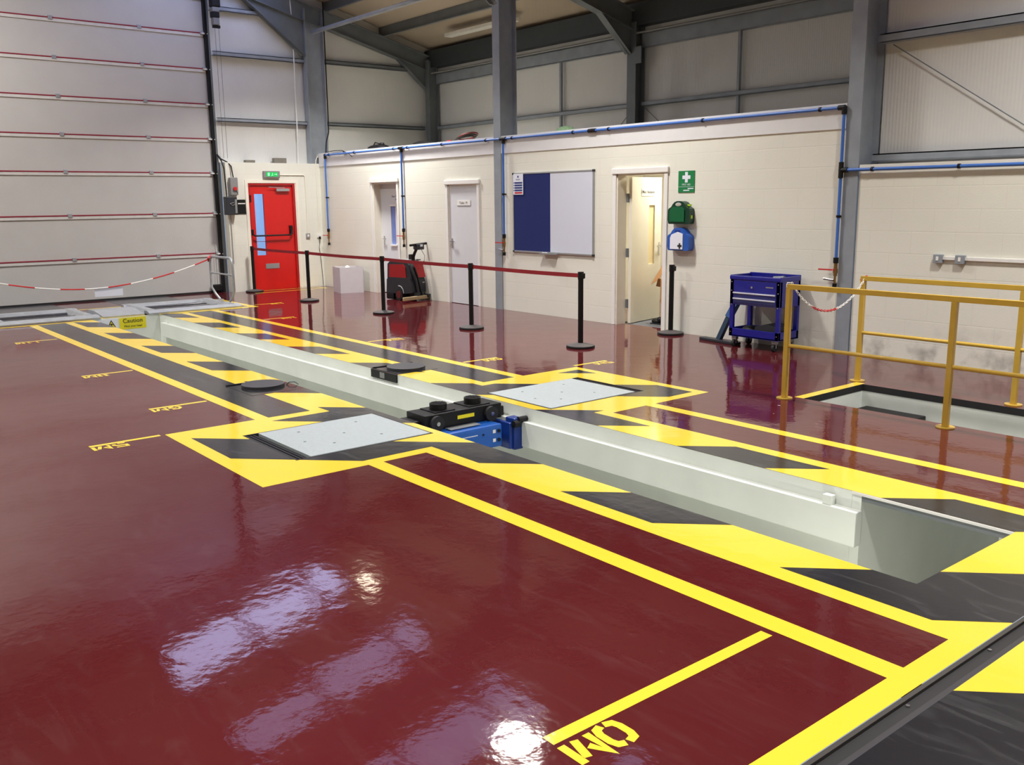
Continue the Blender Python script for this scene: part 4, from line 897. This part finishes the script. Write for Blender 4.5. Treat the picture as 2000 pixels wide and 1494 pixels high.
# ================================================================= SCRUBBER
t = thing('scrubber_dryer', (3.55, -.38, 0), 'red and black floor scrubber dryer with tall handle', 'floor scrubber')
lower = [(3.18, .13), (3.20, .36), (3.26, .40), (3.92, .40), (3.96, .30), (3.96, .14), (3.75, .12), (3.3, .12)]
MB().prism([(x, -.58, z) for x, z in lower], (0, .42, 0)).build('lower_body', CHAR, t)
up = [(3.20, .38), (3.22, .63), (3.28, .67), (3.82, .67), (3.90, .60), (3.95, .38)]
MB().prism([(x, -.56, z) for x, z in up], (0, .38, 0)).build('upper_frame', CHAR, t)
MB().prism([(x, -.575, z) for x, z in ((3.27, .40), (3.28, .62), (3.72, .63), (3.78, .58), (3.80, .40))], (0, .10, 0)).build('tank_panel', REDM, t)
MB().prism([(x, -.42, z) for x, z in ((3.74, .44), (3.74, .64), (3.90, .63), (3.975, .40), (3.86, .40))], (0, .25, 0)).build('rear_tank', REDM, t)
MB().box(3.40, -.52, .665, 3.84, -.22, .71, .02).build('tank_lid', GREY, t)
MB().tube([(3.90, -.55, .62), (3.96, -.53, .50), (4.0, -.48, .36), (4.0, -.42, .14)], .03, 8).build('suction_hose', CHAR, t, True)
MB().tube([(3.95, -.47, .58), (4.0, -.43, .42), (4.0, -.34, .14)], .022, 8).build('drain_hose', BLACK, t, True)
MB().cyl((3.60, -.61, .105), (3.60, -.16, .105), .105, 28).build('drive_wheel', RUBBER, t, True); MB().cyl((3.60, -.62, .105), (3.60, -.61, .105), .065, 24).build('hub_cap', mat('hub_dark_red', (96, 24, 26), .5), t, True)
MB().tube([(3.74, -.6, .13), (3.72, -.6, .20), (3.66, -.6, .245), (3.58, -.6, .255)], .012, 6).build('wheel_arch', GREY, t, True)
MB().box(3.17, -.58, .01, 3.40, -.18, .12, .02).build('brush_deck', BLACK, t); MB().box(3.80, -.5, .03, 3.94, -.24, .14, .01).build('rear_chassis', BLACK, t)
MB().tube([(3.78, -.38, .66), (3.88, -.38, .82), (3.98, -.38, .94)], .03, 8).box(3.74, -.43, .66, 3.84, -.33, .80, .01).build('handle_column', BLACK, t)
MB().box(3.92, -.46, .885, 4.10, -.30, .985, .02).build('control_head', CHAR, t); MB().box(4.10, -.42, .94, 4.104, -.35, .975).build('display', SIGNW, t)
MB().tube([(4.0, -.62, .965), (4.0, -.14, .985)], .021, 10).build('handlebar', BLACK, t, True)
MB().tube([(4.05, -.36, .90), (4.10, -.30, .78), (4.04, -.26, .68), (3.9, -.26, .66)], .005, 5).build('cable', BLACK, t)
MB().box(3.90, -.36, .70, 4.02, -.34, .715).build('latch_lever', BLACK, t)
sq = MB().box(4.02, -.90, .03, 4.08, -.15, .09, .01).build('squeegee_blade', WOOD, t)
MB().box(4.0, -.24, .05, 4.12, -.17, .11, .01).build('squeegee_bracket', CHAR, sq); MB().box(3.95, -.50, .09, 4.06, -.42, .15).build('squeegee_bracket', CHAR, sq)
MB().box(3.965, -.26, .30, 3.975, -.20, .32).build('badge', ALU, t)
t.scale = (.8, .85, 1); t.rotation_euler = (0, 0, math.radians(12)); t.location = (3.49, -.275, 0)

# ================================================================= WHITE BOX
t = thing('white_carton', (1.55, -.3, 0), 'open white cardboard box on the floor near the corner', 'box')
A = Vector((1.215, -.464)); B_ = Vector((1.676, -.572)); C_ = Vector((1.83, -.146)); D_ = A+(C_-B_)
q = MB(); H = .485; th = .006
for p, r in ((A, B_), (B_, C_), (C_, D_), (D_, A)):
    n_ = Vector(((A+C_)/2-(p+r)/2)).normalized()*th
    q.prism([(p.x, p.y, .0), (r.x, r.y, .0), (r.x+n_.x, r.y+n_.y, .0), (p.x+n_.x, p.y+n_.y, .0)], (0, 0, H))
q.build('carton', CARD, t)
o = MB().sph((1.55, -.33, .45), .05, (1, 1, 1.3), 10).sph((1.52, -.35, .40), .12, (1.3, 1, .6), 10).build('crumpled_paper', WHITE, None, True); tag(o, 'crumpled white paper inside the open white carton', 'paper')

# ================================================================= FAR PLATFORM
def frame_unit(y0, y1, label):
    t = thing('brake_tester_frame', (1.8, (y0+y1)/2, 0), label, 'floor frame', 'galvanised roller frames in front of the big door')
    q = MB()
    q.prism([(2.35, y0, 0), (2.58, y0, 0), (2.58, y0, .025), (2.50, y0, .055), (2.35, y0, .055)], (0, y1-y0, 0))
    q.build('front_ramp', GALV, t)
    MB().prism([(1.15, y0, 0), (1.15, y0, .05), (1.30, y0, .05), (1.32, y0, 0)], (0, y1-y0, 0)).build('rear_ramp', GALV, t)
    for a, b in ((y0, y0+.22), (y1-.22, y1)): MB().prism([(1.2, a, 0), (1.2, b, 0), (1.2, (a+b)/2+.05, .06), (1.2, (a+b)/2-.05, .06)], (1.2, 0, 0)).build('side_cheek', GALV, t)
    q = MB(); q.cyl((1.55, y0+.22, .0), (1.55, y1-.22, .0), .03, 18); q.build('roller', DGR, t, True); MB().cyl((2.05, y0+.22, .0), (2.05, y1-.22, .0), .03, 18).build('roller', DGR, t, True)
    return t
frame_unit(-4.45, -2.92, 'galvanised roller frame in the floor right of pit end')
frame_unit(-6.62, -5.18, 'galvanised roller frame in the floor left of pit end')
t = MB().prism([(1.55, -5.12, 0), (2.52, -5.12, 0), (2.52, -5.12, .02), (2.05, -5.12, .075), (1.7, -5.12, .065), (1.55, -5.12, .02)], (0, .62, 0)).build('centre_cover', GALV); tag(t, 'curved galvanised cover plate between the two roller frames', 'cover plate')
HB = MB(); r_ = .12
def hoop(yc, label):
    t = thing('hoop_barrier', (1.65, yc, 0), label, 'hoop barrier', 'steel hoop barriers by the big door')
    pts = [(1.30, yc+.08, .03), (1.22, yc+.04, .12), (1.15, yc, .24), (1.15, yc, .66), (1.17, yc, .74), (1.25, yc, .79), (2.05, yc, .79), (2.13, yc, .74), (2.15, yc, .66), (2.15, yc, .24), (2.12, yc-.02, .14), (2.05, yc-.06, .03)]
    MB().tube(pts, .021, 10).build('hoop_tube', CHROME if False else GALV, t, True); MB().tube([(1.15, yc, .50), (2.15, yc, .50)], .015, 8).build('cross_bar', GALV, t, True)
    q = MB(); q.box(1.25, yc+.03, 0, 1.35, yc+.13, .03, .006).box(2.0, yc-.11, 0, 2.1, yc-.01, .03, .006); q.build('foot_socket', GALV, t)
hoop(-2.86, 'steel tube hoop barrier right of the roller frames'); hoop(-6.95, 'steel tube hoop barrier left of the roller frames')
t = thing('barrier_rope', (1.15, -4.8, .35), 'drooping red and white barrier cord in front of the roller door', 'barrier cord')
N = 44; P_ = [Vector((1.15, -2.86-4.09*k/N, .345+.40*abs(2*k/N-1.0)**1.9)) for k in range(N+1)]
k0 = 0; i = 0
while k0 < N:
    k1 = min(N, k0+(3 if k0 == 0 else 4)); MB().tube(P_[k0:k1+1], .011, 6).build('red_length' if i % 2 == 0 else 'white_length', REDP if i % 2 == 0 else WHITE, t, True); k0 = k1; i += 1
MB().tube([(1.13, -2.88, .70), (1.18, -2.9, .76), (1.16, -2.84, .80), (1.12, -2.85, .74), (1.15, -2.86, .68)], .016, 6).build('knot', REDP, t, True)
t = thing('paper_notice', (1.15, -4.62, .2), 'blank white notice hanging from the red and white cord', 'notice')
MB().box(1.143, -4.845, .205, 1.147, -4.395, .352).build('sheet', SIGNW, t)

# ================================================================= OUTSIDE the red door window
struct(MB().box(-14, -12, -.1, -.34, 4, -.05), 'floor_outside', GROUND)
t = thing('neighbour_building', (-9, -2, -.05), 'pale blue clad building seen through the red door window', 'building')
MB().box(-9.2, -9, -.05, -9, 3.5, 4).build('clad_wall', OUTW, t); MB().box(-8.99, -2.6, .0, -8.97, -.2, 2.4).build('shutter', WHITE, t)
